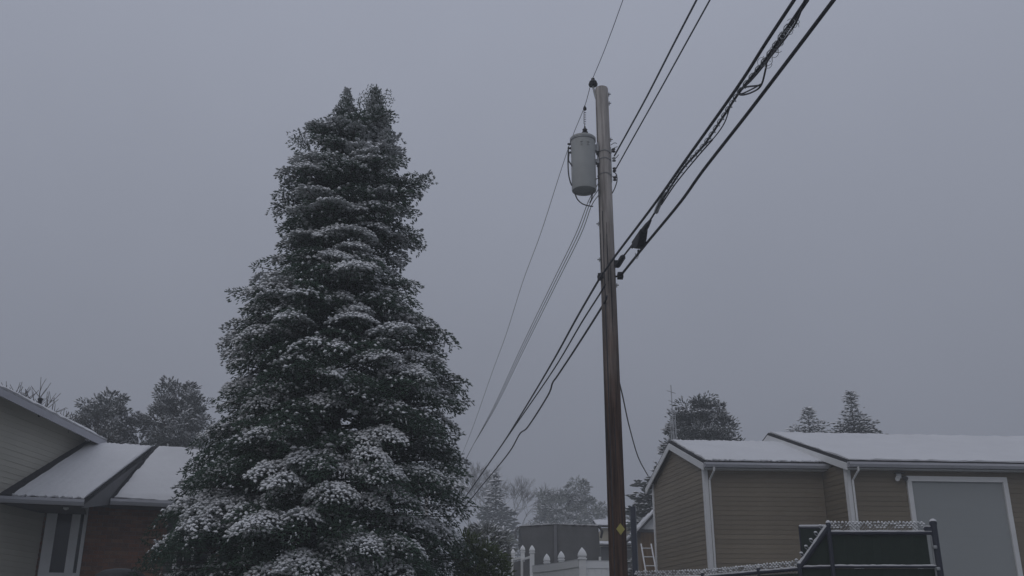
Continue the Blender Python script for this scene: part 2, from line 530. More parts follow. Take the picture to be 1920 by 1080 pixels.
def gable_building(name, label, O, zE, zA, tApex, tBack, length, m_board, openings=(), u_hide=None):
    """O: front left corner. gable end along g, front along h"""
    O2 = Vector((O.x, O.y, GZ))
    root = thing(name, O2, label, 'shed' if 'shed' in name else 'garage')
    # core walls
    mbw = MB()
    poly = [O2 + ng * -0.03 + nh * -0.03, O2 + g * tBack - ng * .03, O2 + g * tBack + Z * (zE - GZ) - ng * .03, O2 + g * tApex + Z * (zA - GZ - .05) - ng * .03, O2 + Z * (zE - GZ) - ng * .03 - nh * .03]
    mbw.prism(poly, h * length)
    wall = mbw.build('wall', M_TAUPE, root)
    gw = MB(); gw.prism([O2 + g * .02 + Z * .1 - ng * .028, O2 + g * (tBack - .02) + Z * .1 - ng * .028, O2 + g * (tBack - .02) + Z * .3 - ng * .028, O2 + g * .02 + Z * .3 - ng * .028], ng * .03)
    gw.build('foundation', M_MORTAR, root)
    # boards: gable end
    sF = (zA - zE) / tApex; sB = (zA - zE) / (tBack - tApex)
    f0 = lambda z: 0.0 if z <= zE else (z - zE) / sF
    f1 = lambda z: tBack if z <= zE else tBack - (z - zE) / sB
    siding(wall, O2, g, ng, GZ + .3, zE, 0.0, tBack, m_board)
    zt = GZ + .3 + math.floor((zE - GZ - .3) / BOARD) * BOARD
    siding(wall, O2, g, ng, zE, zA - .06, f0, f1, m_board)
    # boards: front
    for (ua, ub, za, zb) in openings:
        siding(wall, O2, h, nh, za, zb, ua, ub, m_board)
    # corner boards
    W = .09
    c = MB()
    c.box(O2 + g * (W / 2) + ng * .018 + Z * ((zE - GZ) / 2 + .1), g * W, ng * .030, Z * (zE - GZ - .2))
    c.box(O2 + h * (W / 2 - .033) + nh * .018 + Z * ((zE - GZ) / 2 + .1), h * W, nh * .030, Z * (zE - GZ - .2))
    c.build('corner_board', M_TRIM, root)
    c = MB()
    c.box(O2 + g * (tBack - W / 2) + ng * .018 + Z * ((zE - GZ) / 2 + .1), g * W, ng * .030, Z * (zE - GZ - .2))
    c.build('corner_board', M_TRIM, root)
    # roof
    oh_r, oh_e = .10, .22
    def rp(t, u, lift=0.0):
        z = zE + sF * t if t <= tApex else zE + sB * (tBack - t)
        return Vector((O.x, O.y, 0)) + g * t + h * u + Z * (z + lift)
    u0, u1 = -oh_r, length + .05
    r = MB()
    for (ta, tb) in ((-oh_e, tApex), (tApex, tBack + oh_e)):
        q = [rp(ta, u0), rp(ta, u1), rp(tb, u1), rp(tb, u0)]
        r.hexa([p + Z * .005 for p in q], [p + Z * .085 for p in q])
    roof = r.build('roof', M_SHINGLE, root)
    s = MB()
    s.snow_slab(rp(-oh_e - .015, u0 + .035, .0875), rp(-oh_e - .015, u1, .0875), rp(tApex, u1, .0875), rp(tApex, u0 + .035, .0875), .045, 60, 14, .006, 3)
    s.snow_slab(rp(tBack + oh_e, u0 + .035, .0875), rp(tBack + oh_e, u1, .0875), rp(tApex, u1, .0875), rp(tApex, u0 + .035, .0875), .045, 30, 8, .006, 4)
    s.build('snow_cover', M_SNOW, roof, smooth=True)
    # rake boards
    for (ta, tb) in ((-oh_e, tApex), (tBack + oh_e, tApex)):
        b = MB()
        A, B = rp(ta, u0), rp(tb, u0)
        b.hexa([A - Z * .13 + ng * .002, B - Z * .13 + ng * .002, B + Z * .02 + ng * .002, A + Z * .02 + ng * .002],
               [A - Z * .13 + ng * .028, B - Z * .13 + ng * .028, B + Z * .02 + ng * .028, A + Z * .02 + ng * .028])
        b.build('rake_board', M_TRIM, root)
    # soffit, gutter
    b = MB()
    A, B = rp(-oh_e + .01, u0 + .03), rp(-oh_e + .01, u1)
    inn = g * (oh_e - .01)
    b.hexa([A - Z * .10, B - Z * .10, B + inn - Z * .10, A + inn - Z * .10], [A - Z * .085, B - Z * .085, B + inn - Z * .085, A + inn - Z * .085])
    b.build('soffit', M_TRIM, root)
    gu = MB()
    prof = [(0, -.105), (-.075, -.105), (-.115, -.05), (-.115, .0), (-.12, .0), (-.105, .0), (-.105, -.045), (-.07, -.095), (-.01, -.095), (-.01, .01), (0, .01)]
    A = rp(-oh_e, u0 + .0); 
    gu.prism([A + g * p[0] + Z * (p[1] + .035) for p in prof], h * (u1 - u0))
    gut = gu.build('gutter', M_GUTTER, root)
    gs = MB()
    gs.box(A + g * -.06 + Z * .03 + h * ((u1 - u0) / 2), h * (u1 - u0 - .02), g * .085, Z * .012)
    gs.build('snow_in_gutter', M_SNOW, gut)
    ds = MB()
    x0 = A + h * .20 + g * -.06
    wall_pt = O2 + h * .082 + nh * .055
    zt = A.z - .06
    ds.tube([Vector((x0.x, x0.y, zt)), Vector((x0.x, x0.y, zt - .08)), Vector((wall_pt.x, wall_pt.y, zt - .26)), Vector((wall_pt.x, wall_pt.y, GZ + .1))], .024, 8)
    ds.build('downspout', M_TRIM, root)
    return root, rp

# garage door opening on the garage front
D0 = on_wall(1697, 893, G_, h); D1 = on_wall(1884, 893, G_, h)
uD0, uD1 = (D0 - G_).dot(h), (D1 - G_).dot(h)
zD = D0.z
GL = 9.0
shed, rpS = gable_building('storage_shed', 'taupe vinyl-sided shed with snowy gable roof, attached left of the taller garage', S, zS, zAS, tA, tL, uJ - .02, M_TAUPE_B,
                           openings=[(.08, uJ - .025, GZ + .3, zS - .10)])
garage, rpG = gable_building('vehicle_garage', 'long taupe vinyl-sided garage with tall white overhead door and snowy roof', G_, zG, zAG, tAG, tLG, GL, M_TAUPE,
                             openings=[(.08, uD0 - .001, GZ + .3, zD - .02), (uD1 + .001, GL, GZ + .3, zD - .02), (.08, GL, zD - .02, zG - .10)])
O2 = Vector((G_.x, G_.y, GZ))
dr = MB()
dw = uD1 - uD0
nsec = 6
hsec = (zD - GZ - .12) / nsec
door = None
dd = MB(); dd.box(O2 + h * ((uD0 + uD1) / 2) - nh * .018 + Z * ((zD - GZ) / 2), h * (dw - .02), nh * .02, Z * (zD - GZ - .02))
door = dd.build('overhead_door', M_DOOR, garage)
for i in range(nsec):
    s_ = MB(); s_.box(O2 + h * ((uD0 + uD1) / 2) + nh * .002 + Z * (.02 + hsec * (i + .5)), h * (dw - .18), nh * .024, Z * (hsec - .0008))
    s_.build('door_section', M_DOOR, door)
tr = MB(); tr.box(O2 + h * ((uD0 + uD1) / 2) + nh * .025 + Z * (zD - GZ - .055), h * dw, nh * .075, Z * .11)
tr.build('door_trim', M_TRIM, garage)
for u in (uD0 + .05, uD1 - .05):
    tr = MB(); tr.box(O2 + h * u + nh * .025 + Z * ((zD - GZ - .112) / 2), h * .10, nh * .075, Z * (zD - GZ - .112))
    tr.build('door_trim', M_TRIM, garage)
# twin security lamp on the garage wall
W0 = on_wall(1684, 893, G_, h)
wl = thing('wall_lamp', W0 + nh * .02, 'small twin-head security lamp on the garage wall beside the door', 'lamp')
m_ = MB(); m_.box(W0 + nh * .035, h * .10, nh * .03, Z * .10); m_.build('back_plate', M_TRIM, wl)
for s_ in (-1, 1):
    m_ = MB(); c = W0 + nh * .06 + h * .06 * s_ - Z * .02
    m_.lathe(c, [(.022, 0), (.03, .03), (.05, .10), (.052, .12), (.045, .12), (.0, .10)], 12, (nh * .8 - Z * .5 + h * .3 * s_))
    m_.build('lamp_head', M_TRIM if s_ < 0 else M_SOFFIT, wl, smooth=True)
m_ = MB(); m_.box(W0 + nh * .09 + Z * .055, h * .20, nh * .12, Z * .012); m_.build('hood', M_SOFFIT, wl)

# ------------------------------------------------------------------ brick house on the left
fe = az(70)                         # along the eaves and ridge of the low roof
E_left = P(0, 929, 18.0)            # eave at the left edge of the picture
zE1 = E_left.z
wa = None
R0 = P(160, 830, 20.7)              # where the ridge meets the tall wing
zR = R0.z
def along(px, py, p0):              # pixel on the vertical plane through p0 along the eave direction
    return on_wall(px, py, p0, fe)
E1 = along(158, 941, E_left)        # right end of the porch eave
R1 = along(287, 838, R0)            # ridge above the step in the roof
R0 = Vector((R0.x, R0.y, zR)); R1.z = zR; E1.z = zE1
cd = Vector((E1.x - R1.x, E1.y - R1.y, 0)).normalized()
E2 = on_wall(206, 934, R1, cd)      # left end of the main eave
E3 = E2 + fe * 5.0                  # main eave runs on behind the spruce
R3 = R1 + fe * 5.0
print('house: E_left', E_left, 'E1', E1, 'R0', R0, 'R1', R1, 'E2', E2)
HB = Vector((E2.x, E2.y, GZ))
house = thing('brick_house', HB, 'brick house with pale siding gable and snow-covered low roof, left of the spruce', 'house')
E0 = E_left - fe * 0.25
# roofs
rf = MB()
def roof_quad(mbx, a, b, c, d, t=.10):
    mbx.hexa([a - Z * t, b - Z * t, c - Z * t, d - Z * t], [a, b, c, d])
roof_quad(rf, E0, E1, R1, R0 - fe * .3)
porch_roof = rf.build('porch_roof', M_SHINGLE, house)
sn = MB()
flash = (R0 - E0).normalized()
off = fe * .30
lift = Z * .003
sn.snow_slab(E0 + off + fe * .12 + lift, E1 - fe * .02 + lift, R1 - fe * .02 + lift, R0 + fe * .10 + lift, .045, 36, 24, .006, 11)
sn.build('snow_cover', M_SNOW, porch_roof, smooth=True)
rf = MB()
roof_quad(rf, E2, E3, R3, R1 + Z * 0.0)
main_roof = rf.build('main_roof', M_SHINGLE, house)
sn = MB()
sn.snow_slab(E2 + fe * .06 + lift, E3 + lift, R3 + lift, R1 + fe * .10 + lift, .045, 40, 24, .006, 12)
sn.build('snow_cover', M_SNOW, main_roof, smooth=True)
bk = MB()
nb = Vector((-fe.y, fe.x, 0))
if nb.y < 0: nb = -nb
Rb0 = R0 - fe * .3 + nb * 3.2 - Z * 1.5; Rb3 = R3 + nb * 3.2 - Z * 1.5
roof_quad(bk, R0 - fe * .3 + nb * .01, R3 + nb * .01, Rb3, Rb0)
bk.build('back_roof', M_SHINGLE, house)
# cheek between the two roof planes
ck = MB()
ck.prism([R1 - Z * .03, E1 - Z * .03, E1 - Z * .16, E2 - Z * .13, E2], -fe * .03)
ck.build('roof_cheek', mat('grey_cheek', (0.17, 0.17, 0.175), 0.8, 0.15, 3), house)
# gutters
def gutter_on(a, b, name='gutter'):
    d = (b - a).normalized(); out = -nb
    m = MB()
    prof = [(0, -.11), (.075, -.11), (.115, -.05), (.115, .0), (.105, .0), (.105, -.045), (.07, -.10), (.01, -.10), (.01, .01), (0, .01)]
    m.prism([a + out * p[0] + Z * (p[1] - .015) for p in prof], b - a)
    o = m.build(name, M_GUTTER, house)
    s = MB(); s.box((a + b) / 2 + out * .06 - Z * .02, b - a - d * .02, out * .08, Z * .012); s.build('snow_in_gutter', M_SNOW, o)
    return o
gutter_on(E0, E1); gutter_on(E2 + fe * .02, E3)
# brick walls: set back under the eaves
Wp = E2 + nb * .55                   # a point on the brick wall plane
wl_a = on_wall(40, 960, Wp, fe); wl_b = on_wall(500, 960, Wp, fe)
ua, ub = (wl_a - Wp).dot(fe), (wl_b - Wp).dot(fe)
WO = Vector((Wp.x, Wp.y, GZ))
zW = zE1 - .12
def wallbox(m, u0, u1, z0, z1, out0, out1, mi=0):
    c = WO + fe * ((u0 + u1) / 2) + Z * ((z0 + z1) / 2 - GZ) - nb * ((out0 + out1) / 2)
    m.box(c, fe * (u1 - u0), nb * (out1 - out0), Z * (z1 - z0), mi)
# pieces of wall left of the door, right of it, and above
def upx(px, py=1000): return (on_wall(px, py, Wp, fe) - Wp).dot(fe)
dA, dB = upx(83), upx(160)
wA, wB = upx(330), upx(400)
m = MB()
wallbox(m, ua - .5, ub, GZ, zW + .25, -.30, -.012)
bw = m.build('brick_wall', M_MORTAR, house)
rr = random.Random(5)
bl, bh, jt = .20, .066, .010
m = MB()
zc, row = GZ + .02, 0
door_top = on_wall(110, 944, Wp, fe).z
win_top, win_bot = on_wall(360, 958, Wp, fe).z, GZ + .95
while zc + bh < zW + .22:
    u = ua - .5 + (0 if row % 2 == 0 else -(bl + jt) / 2)
    while u < ub:
        u1 = u + bl
        cuts = [(u, u1)]
        for (a_, b_, za_, zb_) in ((dA - .01, dB + .01, GZ, door_top + .01), (wA - .01, wB + .01, win_bot - .01, win_top + .01)):
            if zc < zb_ and zc + bh > za_:
                nc = []
                for (p, q) in cuts:
                    if q <= a_ or p >= b_: nc.append((p, q))
                    else:
                        if p < a_ - .03: nc.append((p, a_))
                        if q > b_ + .03: nc.append((b_, q))
                cuts = nc
        for (p, q) in cuts:
            wallbox(m, p, q, zc, zc + bh, -.012, rr.uniform(-.003, .003), rr.choice((0, 0, 1, 1, 2)))
        u = u1 + jt
    zc += bh + jt; row += 1
bo = m.build('brick', M_BRICKS, bw); bo['kind'] = 'stuff'
# door with side light
m = MB(); wallbox(m, dA, dB, GZ, door_top, -.012, -.004); dbk = m.build('entry_door', M_SOFFIT, house)
ev = [dA, upx(103), upx(131), upx(147), upx(153.5), dB]
for (u0, u1) in ((ev[0], ev[1]), (ev[2], ev[3]), (ev[4], ev[5])):
    m = MB(); wallbox(m, u0, u1, GZ, door_top, -.003, .045); m.build('door_frame', M_TRIM, dbk)
m = MB(); wallbox(m, ev[1], ev[2], door_top - .10, door_top - .002, -.003, .042); m.build('door_frame', M_TRIM, dbk)
m = MB(); wallbox(m, ev[3], ev[4], door_top - .10, door_top - .002, -.003, .042); m.build('door_frame', M_TRIM, dbk)
zlow = on_wall(110, 1074, Wp, fe).z
for (u0, u1) in ((ev[1], ev[2]), (ev[3], ev[4])):
    m = MB(); wallbox(m, u0, u1, GZ, zlow, -.003, .035); m.build('door_panel', M_TRIM, dbk)
    m = MB(); wallbox(m, u0, u1, zlow, door_top - .10, -.003, .012); m.build('pane', M_GLASS, dbk)
m = MB(); pk = WO + fe * (ev[2] + .05) - nb * .075 + Z * 1.0; m.tube([pk - fe * .05, pk + fe * .05], .012, 8); m.tube([pk, pk + nb * .04], .018, 8); m.build('handle', M_STEEL, dbk)
# window with dark shutter behind the spruce
m = MB(); wallbox(m, wA, wB, win_bot, win_top, -.012, -.002); win = m.build('window', M_SOFFIT, house)
for (u0, u1, z0, z1) in ((wA, wA + .07, win_bot, win_top), (wB - .07, wB, win_bot, win_top), (wA + .07, wB - .07, win_top - .07, win_top), (wA + .07, wB - .07, win_bot, win_bot + .07), ((wA + wB) / 2 - .02, (wA + wB) / 2 + .02, win_bot + .07, win_top - .07)):
    m = MB(); wallbox(m, u0, u1, z0, z1, -.002, .035); m.build('frame', M_TRIM, win)
m = MB(); wallbox(m, wA + .07, wB - .07, win_bot + .07, win_top - .07, -.002, .008); m.build('pane', M_GLASS, win)
m = MB(); wallbox(m, upx(313), wA - .01, win_bot, win_top, .005, .03); m.build('shutter', M_SOFFIT, house)
# porch soffit
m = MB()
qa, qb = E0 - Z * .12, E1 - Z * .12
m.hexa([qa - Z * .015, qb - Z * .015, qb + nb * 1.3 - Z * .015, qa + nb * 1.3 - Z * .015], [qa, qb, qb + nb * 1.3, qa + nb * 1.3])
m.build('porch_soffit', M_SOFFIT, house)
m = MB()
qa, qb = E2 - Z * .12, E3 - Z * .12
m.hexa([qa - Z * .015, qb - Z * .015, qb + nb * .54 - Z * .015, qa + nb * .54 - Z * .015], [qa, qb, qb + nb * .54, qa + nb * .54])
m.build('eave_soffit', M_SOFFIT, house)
# tall wing: gable wall whose rake runs down to the right
wd = Vector((R0.x - E_left.x, R0.y - E_left.y, 0)).normalized()    # along the gable wall, away from camera
wnorm = Vector((wd.y, -wd.x, 0))                                      # faces right
K0 = Vector((E_left.x, E_left.y, 0))
rk_a = on_wall(-60, 724, K0, wd); rk_b = on_wall(172, 835, K0, wd)   # underside of the rake board
ta, tb = (rk_a - K0).dot(wd), (rk_b - K0).dot(wd)
rs = (rk_b.z - rk_a.z) / (tb - ta)
tn, tf = ta - 2.5, tb
def rake_z(t): return rk_a.z + rs * (t - ta)
wing_dir = -wnorm
m = MB()
base = K0 + wnorm * -.03
tw = tf - .25
poly = [base + wd * tn + Z * GZ, base + wd * tw + Z * GZ, base + wd * tw + Z * (rake_z(tw) + .13), base + wd * tn + Z * (rake_z(tn) + .13)]
m.prism(poly, wing_dir * 5.0)
gw = m.build('gable_wall', M_CREAM, house)
siding(gw, Vector((K0.x, K0.y, 0)) + wnorm * -.03, wd, wnorm, GZ + .3, rake_z(tw) - .02, tn, tw, M_CREAM)
z0_ = GZ + .3 + (math.floor((rake_z(tw) - .02 - GZ - .3) / BOARD)) * BOARD
siding(gw, Vector((K0.x, K0.y, 0)) + wnorm * -.03, wd, wnorm, rake_z(tw) - .02, rake_z(tn) - .03, tn, (lambda z: min(tw, ta + (z + .03 - rk_a.z) / rs)), M_CREAM)
# wing roof and its snow
ovr = wnorm * .30
A, B = K0 + wd * tn + Z * (rake_z(tn) + .03) + ovr, K0 + wd * tf + Z * (rake_z(tf) + .03) + ovr
wr = wing_dir * 5.6 + Z * (5.6 * .47)
m = MB(); m.hexa([A, B, B + wr, A + wr], [p + Z * .07 for p in (A, B, B + wr, A + wr)])
wroof = m.build('wing_roof', M_SHINGLE, house)
sn = MB(); q = [p + Z * .073 for p in (A, B + wd * .02, B + wd * .02 + wr, A + wr)]
sn.snow_slab(q[0], q[1], q[2], q[3], .05, 40, 24, .006, 21)
sn.build('snow_cover', M_SNOW, wroof, smooth=True)
m = MB(); m.hexa([A - Z * .08, B - Z * .08, B + wnorm * .025 - Z * .08, A + wnorm * .025 - Z * .08], [p + Z * .055 for p in (A, B, B + wnorm * .025, A + wnorm * .025)])
m.build('rake_board', M_GUTTER, house)
m = MB(); q = [A - wnorm * .01 - Z * .015, B - wnorm * .01 - Z * .015, B - ovr + Z * .12, A - ovr + Z * .12]
m.hexa([p - Z * .015 for p in q], q); m.build('rake_soffit', M_CREAM, house)
fl_a, fl_b = E0 + off * .6 + Z * .02, R0 + Z * .02
m = MB(); m.hexa([fl_a, fl_b, fl_b + fe * .16, fl_a + fe * .30], [p + Z * .012 for p in (fl_a, fl_b, fl_b + fe * .16, fl_a + fe * .30)]); m.build('wall_flashing', M_SHINGLE, house)
# vent pipes standing on the wing roof
for (px, py, hh, r_) in ((72, 772, .24, .035), (128, 803, .12, .022)):
    v0 = on_wall(px, py, K0 + ovr - wnorm * .35, wd)
    m = MB(); m.tube([v0 - Z * .10, v0 + Z * hh], r_, 10); m.lathe(v0 + Z * (hh - .01), [(r_ * 1.5, 0), (r_ * 1.5, .03), (r_ * .6, .045)], 10)
    m.build('vent_pipe', M_BLACK, wroof, smooth=True)
v0 = on_wall(84, 776, K0 + ovr - wnorm * .30, wd)
m = MB(); m.box(v0 + Z * .02, (wd * 1 + Z * rs).normalized() * .32, wnorm * .12, Z * .05); m.build('vent_flashing', M_SHINGLE, wroof)
# porch lamp under the porch eave
pl = on_wall(124, 951, E1 + nb * .25, fe)
t_ = thing('porch_lamp', pl + Z * .10, 'small white porch lamp under the left porch eave', 'lamp')
m = MB(); m.lathe(pl - Z * .05, [(.02, 0), (.05, .02), (.055, .08), (.03, .12), (.015, .14)], 14); m.build('globe', M_TRIM, t_, smooth=True)
m = MB(); m.lathe(pl + Z * .085, [(.018, 0), (.018, .06), (.06, .07), (.06, .09)], 14); m.build('lamp_base', M_STEEL, t_, smooth=True)
# covered grill at the lower edge of the picture
cg = P(228, 1066, 15.0)
t_ = thing('covered_grill', Vector((cg.x, cg.y, ground_z(cg.x, cg.y))), 'dark rounded covered grill standing before the brick wall', 'grill')
hgt = cg.z - ground_z(cg.x, cg.y)
m = MB(); m.lathe(Vector((cg.x, cg.y, ground_z(cg.x, cg.y) + .12)), [(.34, 0), (.36, .2), (.385, hgt * .45), (.40, hgt - .42), (.39, hgt - .32), (.34, hgt - .21), (.24, hgt - .145), (.10, hgt - .122), (0, hgt - .12)], 28)
m.build('cover', M_COVER, t_, smooth=True)
for k in range(3):
    a = k * 2.1; m = MB(); m.tube([Vector((cg.x + .2 * math.cos(a), cg.y + .2 * math.sin(a), ground_z(cg.x, cg.y) - .03)), Vector((cg.x + .17 * math.cos(a), cg.y + .17 * math.sin(a), ground_z(cg.x, cg.y) + .3))], .016, 8); m.build('leg', M_STEEL, t_)

# ------------------------------------------------------------------ utility pole
PY_ = 15.0
pb, pt = P(1160, 1080, PY_), P(1128, 166, PY_)
pole_x = (pb.x + pt.x) / 2
gz = ground_z(pole_x, PY_)
pole = thing('utility_pole', Vector((pole_x, PY_, gz)), 'tall weathered wooden utility pole right of the spruce', 'pole')
m = MB()
m.lathe(Vector((pole_x, PY_, gz - .3)), [(.142, 0), (.136, 1.3), (.128, 4.0), (.120, 6.5), (.112, pt.z - gz + .28), (.106, pt.z - gz + .30), (.06, pt.z - gz + .31)], 28)
shaft = m.build('shaft', M_POLE, pole, smooth=True)
def pole_r(z):
    return .136 + (.112 - .136) * (z - gz - 1.0) / (pt.z - gz - 1.0)
# drying checks in the pole top
def pole_pt(px, py, dy):                   # a point beside the pole, dy in front of (negative) or behind its axis
    return P(px, py, PY_ + dy)
rc = random.Random(12)
for k in range(11):
    aa = rc.uniform(-2.9, -.25); z0_ = rc.uniform(gz + 1.2, pt.z - 1.6); ln = rc.uniform(.5, 1.6)
    m = MB()
    for j in range(6):
        za, zb2 = z0_ + ln * j / 6, z0_ + ln * (j + 1) / 6
        w2 = .006 * math.sin(math.pi * (j + .5) / 6) + .002
        pa = Vector((pole_x + math.cos(aa) * (pole_r(za) + .0015), PY_ + math.sin(aa) * (pole_r(za) + .0015), za)); pb2 = Vector((pole_x + math.cos(aa) * (pole_r(zb2) + .0015), PY_ + math.sin(aa) * (pole_r(zb2) + .0015), zb2))
        tv = Vector((-math.sin(aa), math.cos(aa), 0)); aa += rc.uniform(-.012, .012)
        nv_ = Vector((math.cos(aa), math.sin(aa), 0)) * -.01
        m.hexa([pa - tv * w2, pa + tv * w2, pa + tv * w2 + nv_, pa - tv * w2 + nv_], [pb2 - tv * w2, pb2 + tv * w2, pb2 + tv * w2 + nv_, pb2 - tv * w2 + nv_])
    m.build('drying_crack', M_BLACK, pole)
# yellow diamond tag
tp = P(1163.5, 992, PY_ - .137)
a_ = (tp.x - pole_x) / .137
nx = Vector((a_, -math.sqrt(max(0, 1 - a_ * a_)), 0)); tx = Vector((-nx.y, nx.x, 0))
c0 = Vector((pole_x, PY_, tp.z)) + nx * (pole_r(tp.z) + .004)
m = MB(); m.prism([c0 + tx * .068, c0 + Z * .085, c0 - tx * .068, c0 - Z * .085], nx * .004)
o = m.build('marker_tag', M_YELLOW, pole); o['label'] = 'yellow diamond tag nailed to the pole'
# bolts with washers through the pole
for (px, py, s_) in ((1141, 177, 1), (1143, 194, 1), (1146, 262, 1), (1150, 284, 1), (1122, 285, -1), (1124, 420, -1), (1160, 535, 1), (1129, 487, -1)):
    b0 = P(px, py, PY_)
    m = MB(); m.tube([Vector((pole_x + s_ * .09, PY_, b0.z)), Vector((pole_x + s_ * (pole_r(b0.z) + .045), PY_ - .01, b0.z))], .011, 6)
    m.box(Vector((pole_x + s_ * (pole_r(b0.z) + .012), PY_, b0.z)), (.012, 0, 0), (0, .055, 0), (0, 0, .055)); m.build('bolt', M_STEEL, pole)
# ridge pin bracket and insulator
ins = P(1112, 158, PY_)
m = MB(); m.tube([P(1121, 193, PY_ - .02), P(1117, 183, PY_), ins - Z * .06, ins + Z * .02], .019, 8)
m.box(P(1122, 191, PY_), (.05, 0, 0), (0, .06, 0), (0, 0, .12)); m.build('ridge_pin', M_STEEL, pole, smooth=True)
m = MB(); m.lathe(ins - Z * .03, [(.03, 0), (.075, .005), (.082, .03), (.06, .05), (.07, .06), (.062, .085), (.03, .10), (.034, .125), (.03, .145), (.01, .15)], 18)
m.build('insulator', M_PORC, pole, smooth=True)
# secondary rack on the right-hand side with spools
for (py, dz) in ((283, 0), (300, 0), (319, 0), (336, 0)):
    z_ = P(1148, py, PY_).z
    m = MB(); m.lathe(Vector((pole_x + pole_r(z_) + .05, PY_ - .02, z_ - .035)), [(.022, 0), (.034, .008), (.022, .028), (.022, .04), (.034, .06), (.022, .07)], 12)
    m.build('spool_insulator', M_PORC if py != 300 else M_STEEL, pole, smooth=True)
z_a, z_b = P(1148, 278, PY_).z, P(1148, 342, PY_).z
m = MB(); m.box(Vector((pole_x + .112, PY_ - .02, (z_a + z_b) / 2)), (.02, 0, 0), (0, .05, 0), (0, 0, z_a - z_b)); m.build('secondary_rack', M_STEEL, pole)
for (py) in (288, 302, 330):
    z_ = P(1140, py, PY_).z
    m = MB(); r_ = pole_r(z_) + .004
    ring = [Vector((pole_x + math.cos(t) * r_, PY_ + math.sin(t) * r_, z_ + .012 * math.sin(3 * t))) for t in np.linspace(0, 2 * math.pi, 25)]
    m.tube(ring, .007, 5); m.build('tie_wire', M_STEEL, pole)
# small stub wires and loops beside the rack
def wire_pts(pxs, dys):
    return [P(x, y, PY_ + d) for (x, y), d in zip(pxs, dys)]
def smooth_pts(pts, n=8):
    """Catmull-Rom through points"""
    pts = [Vector(p) for p in pts]
    if len(pts) < 3: return pts
    q = [pts[0] * 2 - pts[1]] + pts + [pts[-1] * 2 - pts[-2]]
    out = []
    for i in range(1, len(q) - 2):
        p0, p1, p2, p3 = q[i - 1], q[i], q[i + 1], q[i + 2]
        for k in range(n):
            t = k / n
            out.append(0.5 * ((2 * p1) + (p2 - p0) * t + (2 * p0 - 5 * p1 + 4 * p2 - p3) * t * t + (3 * p1 - p0 - 3 * p2 + p3) * t ** 3))
    out.append(pts[-1])
    return out
for k, pxs in enumerate([[(1149, 322), (1155, 326), (1157, 338), (1153, 352), (1148, 362)], [(1145, 272), (1152, 268), (1157, 269)], [(1147, 282), (1152, 277), (1158, 275)],
                         [(1150, 300), (1156, 295), (1160, 290)], [(1146, 330), (1152, 331), (1157, 328)]]):
    m = MB(); m.tube(smooth_pts(wire_pts(pxs, [-.05 + .01 * k] * len(pxs))), .009 if k == 0 else .006, 6); m.build('jumper_wire', M_CABLE, pole, smooth=True)
# ground wire moulding down the pole
m = MB()
m.tube([Vector((pole_x - .07, PY_ - (pole_r(z_) ** 2 - .07 ** 2) ** .5 - .004, z_)) for z_ in np.linspace(gz + .1, P(1130, 400, PY_).z, 12)], .008, 6)
m.build('ground_wire', M_CABLE, pole)

# ------------------------------------------------------------------ transformer
TY = PY_ - .10
tt, tb_ = P(1094, 268, TY), P(1094, 352, TY)
tc = Vector(((tt.x + tb_.x) / 2, TY, 0))
tr_ = 23.0 * px_scale(P(1094, 310, TY))
zb_ = P(1094, 356, TY - tr_ * .2).z; zt_ = P(1094, 262, TY).z
tf_ = thing('pole_transformer', Vector((tc.x, TY, zb_)), 'grey cylindrical transformer can hung on the left of the utility pole', 'transformer')
B_ = Vector((tc.x, TY, zb_))
HH = zt_ - zb_
m = MB(); m.lathe(B_, [(tr_ * .86, .03), (tr_ * .9, .0), (tr_ * .97, .0), (tr_ * .985, .02), (tr_, .03), (tr_, HH * .5), (tr_, HH - .02)], 40); m.build('tank', M_GALV, tf_, smooth=True)
m = MB(); m.lathe(B_ + Z * (HH - .02), [(tr_ + .012, 0), (tr_ + .014, .03), (tr_, .045), (tr_ * .6, .085), (.03, .10)], 40); m.build('lid', M_GALV, tf_, smooth=True)
m = MB(); m.lathe(B_ + Z * (HH - .045), [(tr_ + .004, 0), (tr_ + .013, .004), (tr_ + .013, .018), (tr_ + .004, .022)], 40); m.build('lid_band', M_STEEL, tf_, smooth=True)
for (dx) in (-.04, .07):
    m = MB(); c = B_ + Vector((dx, -.0, 0)); r_ = math.sqrt(tr_ ** 2 - dx ** 2)
    c = Vector((tc.x + dx, TY - r_ - .006, zt_ - .13)); m.box(c, (.03, 0, 0), (0, .02, 0), (0, 0, .03)); m.box(c - Z * .05, (.02, 0, 0), (0, .02, 0), (0, 0, .02)); m.build('lug', M_GALV, tf_)
bu = B_ + Vector((.04, 0.0, HH + .06))
m = MB(); m.lathe(bu, [(.035, 0), (.06, .03), (.035, .05), (.055, .08), (.03, .10), (.045, .13), (.02, .16), (.012, .20)], 14); m.build('bushing', M_PORC, tf_, smooth=True)
for (py, t) in ((277, .11), (302, .06)):
    z_ = P(1118, py, TY).z
    m = MB(); x0, x1 = tc.x + tr_ * .9, pole_x - pole_r(z_) + .02
    m.box(Vector(((x0 + x1) / 2, TY + .03, z_)), (x1 - x0, 0, 0), (0, .10, 0), (0, 0, t)); m.box(Vector((x1 - .02, TY + .04, z_)), (.025, 0, 0), (0, .16, 0), (0, 0, t + .05)); m.build('mounting_bracket', M_STEEL, tf_)
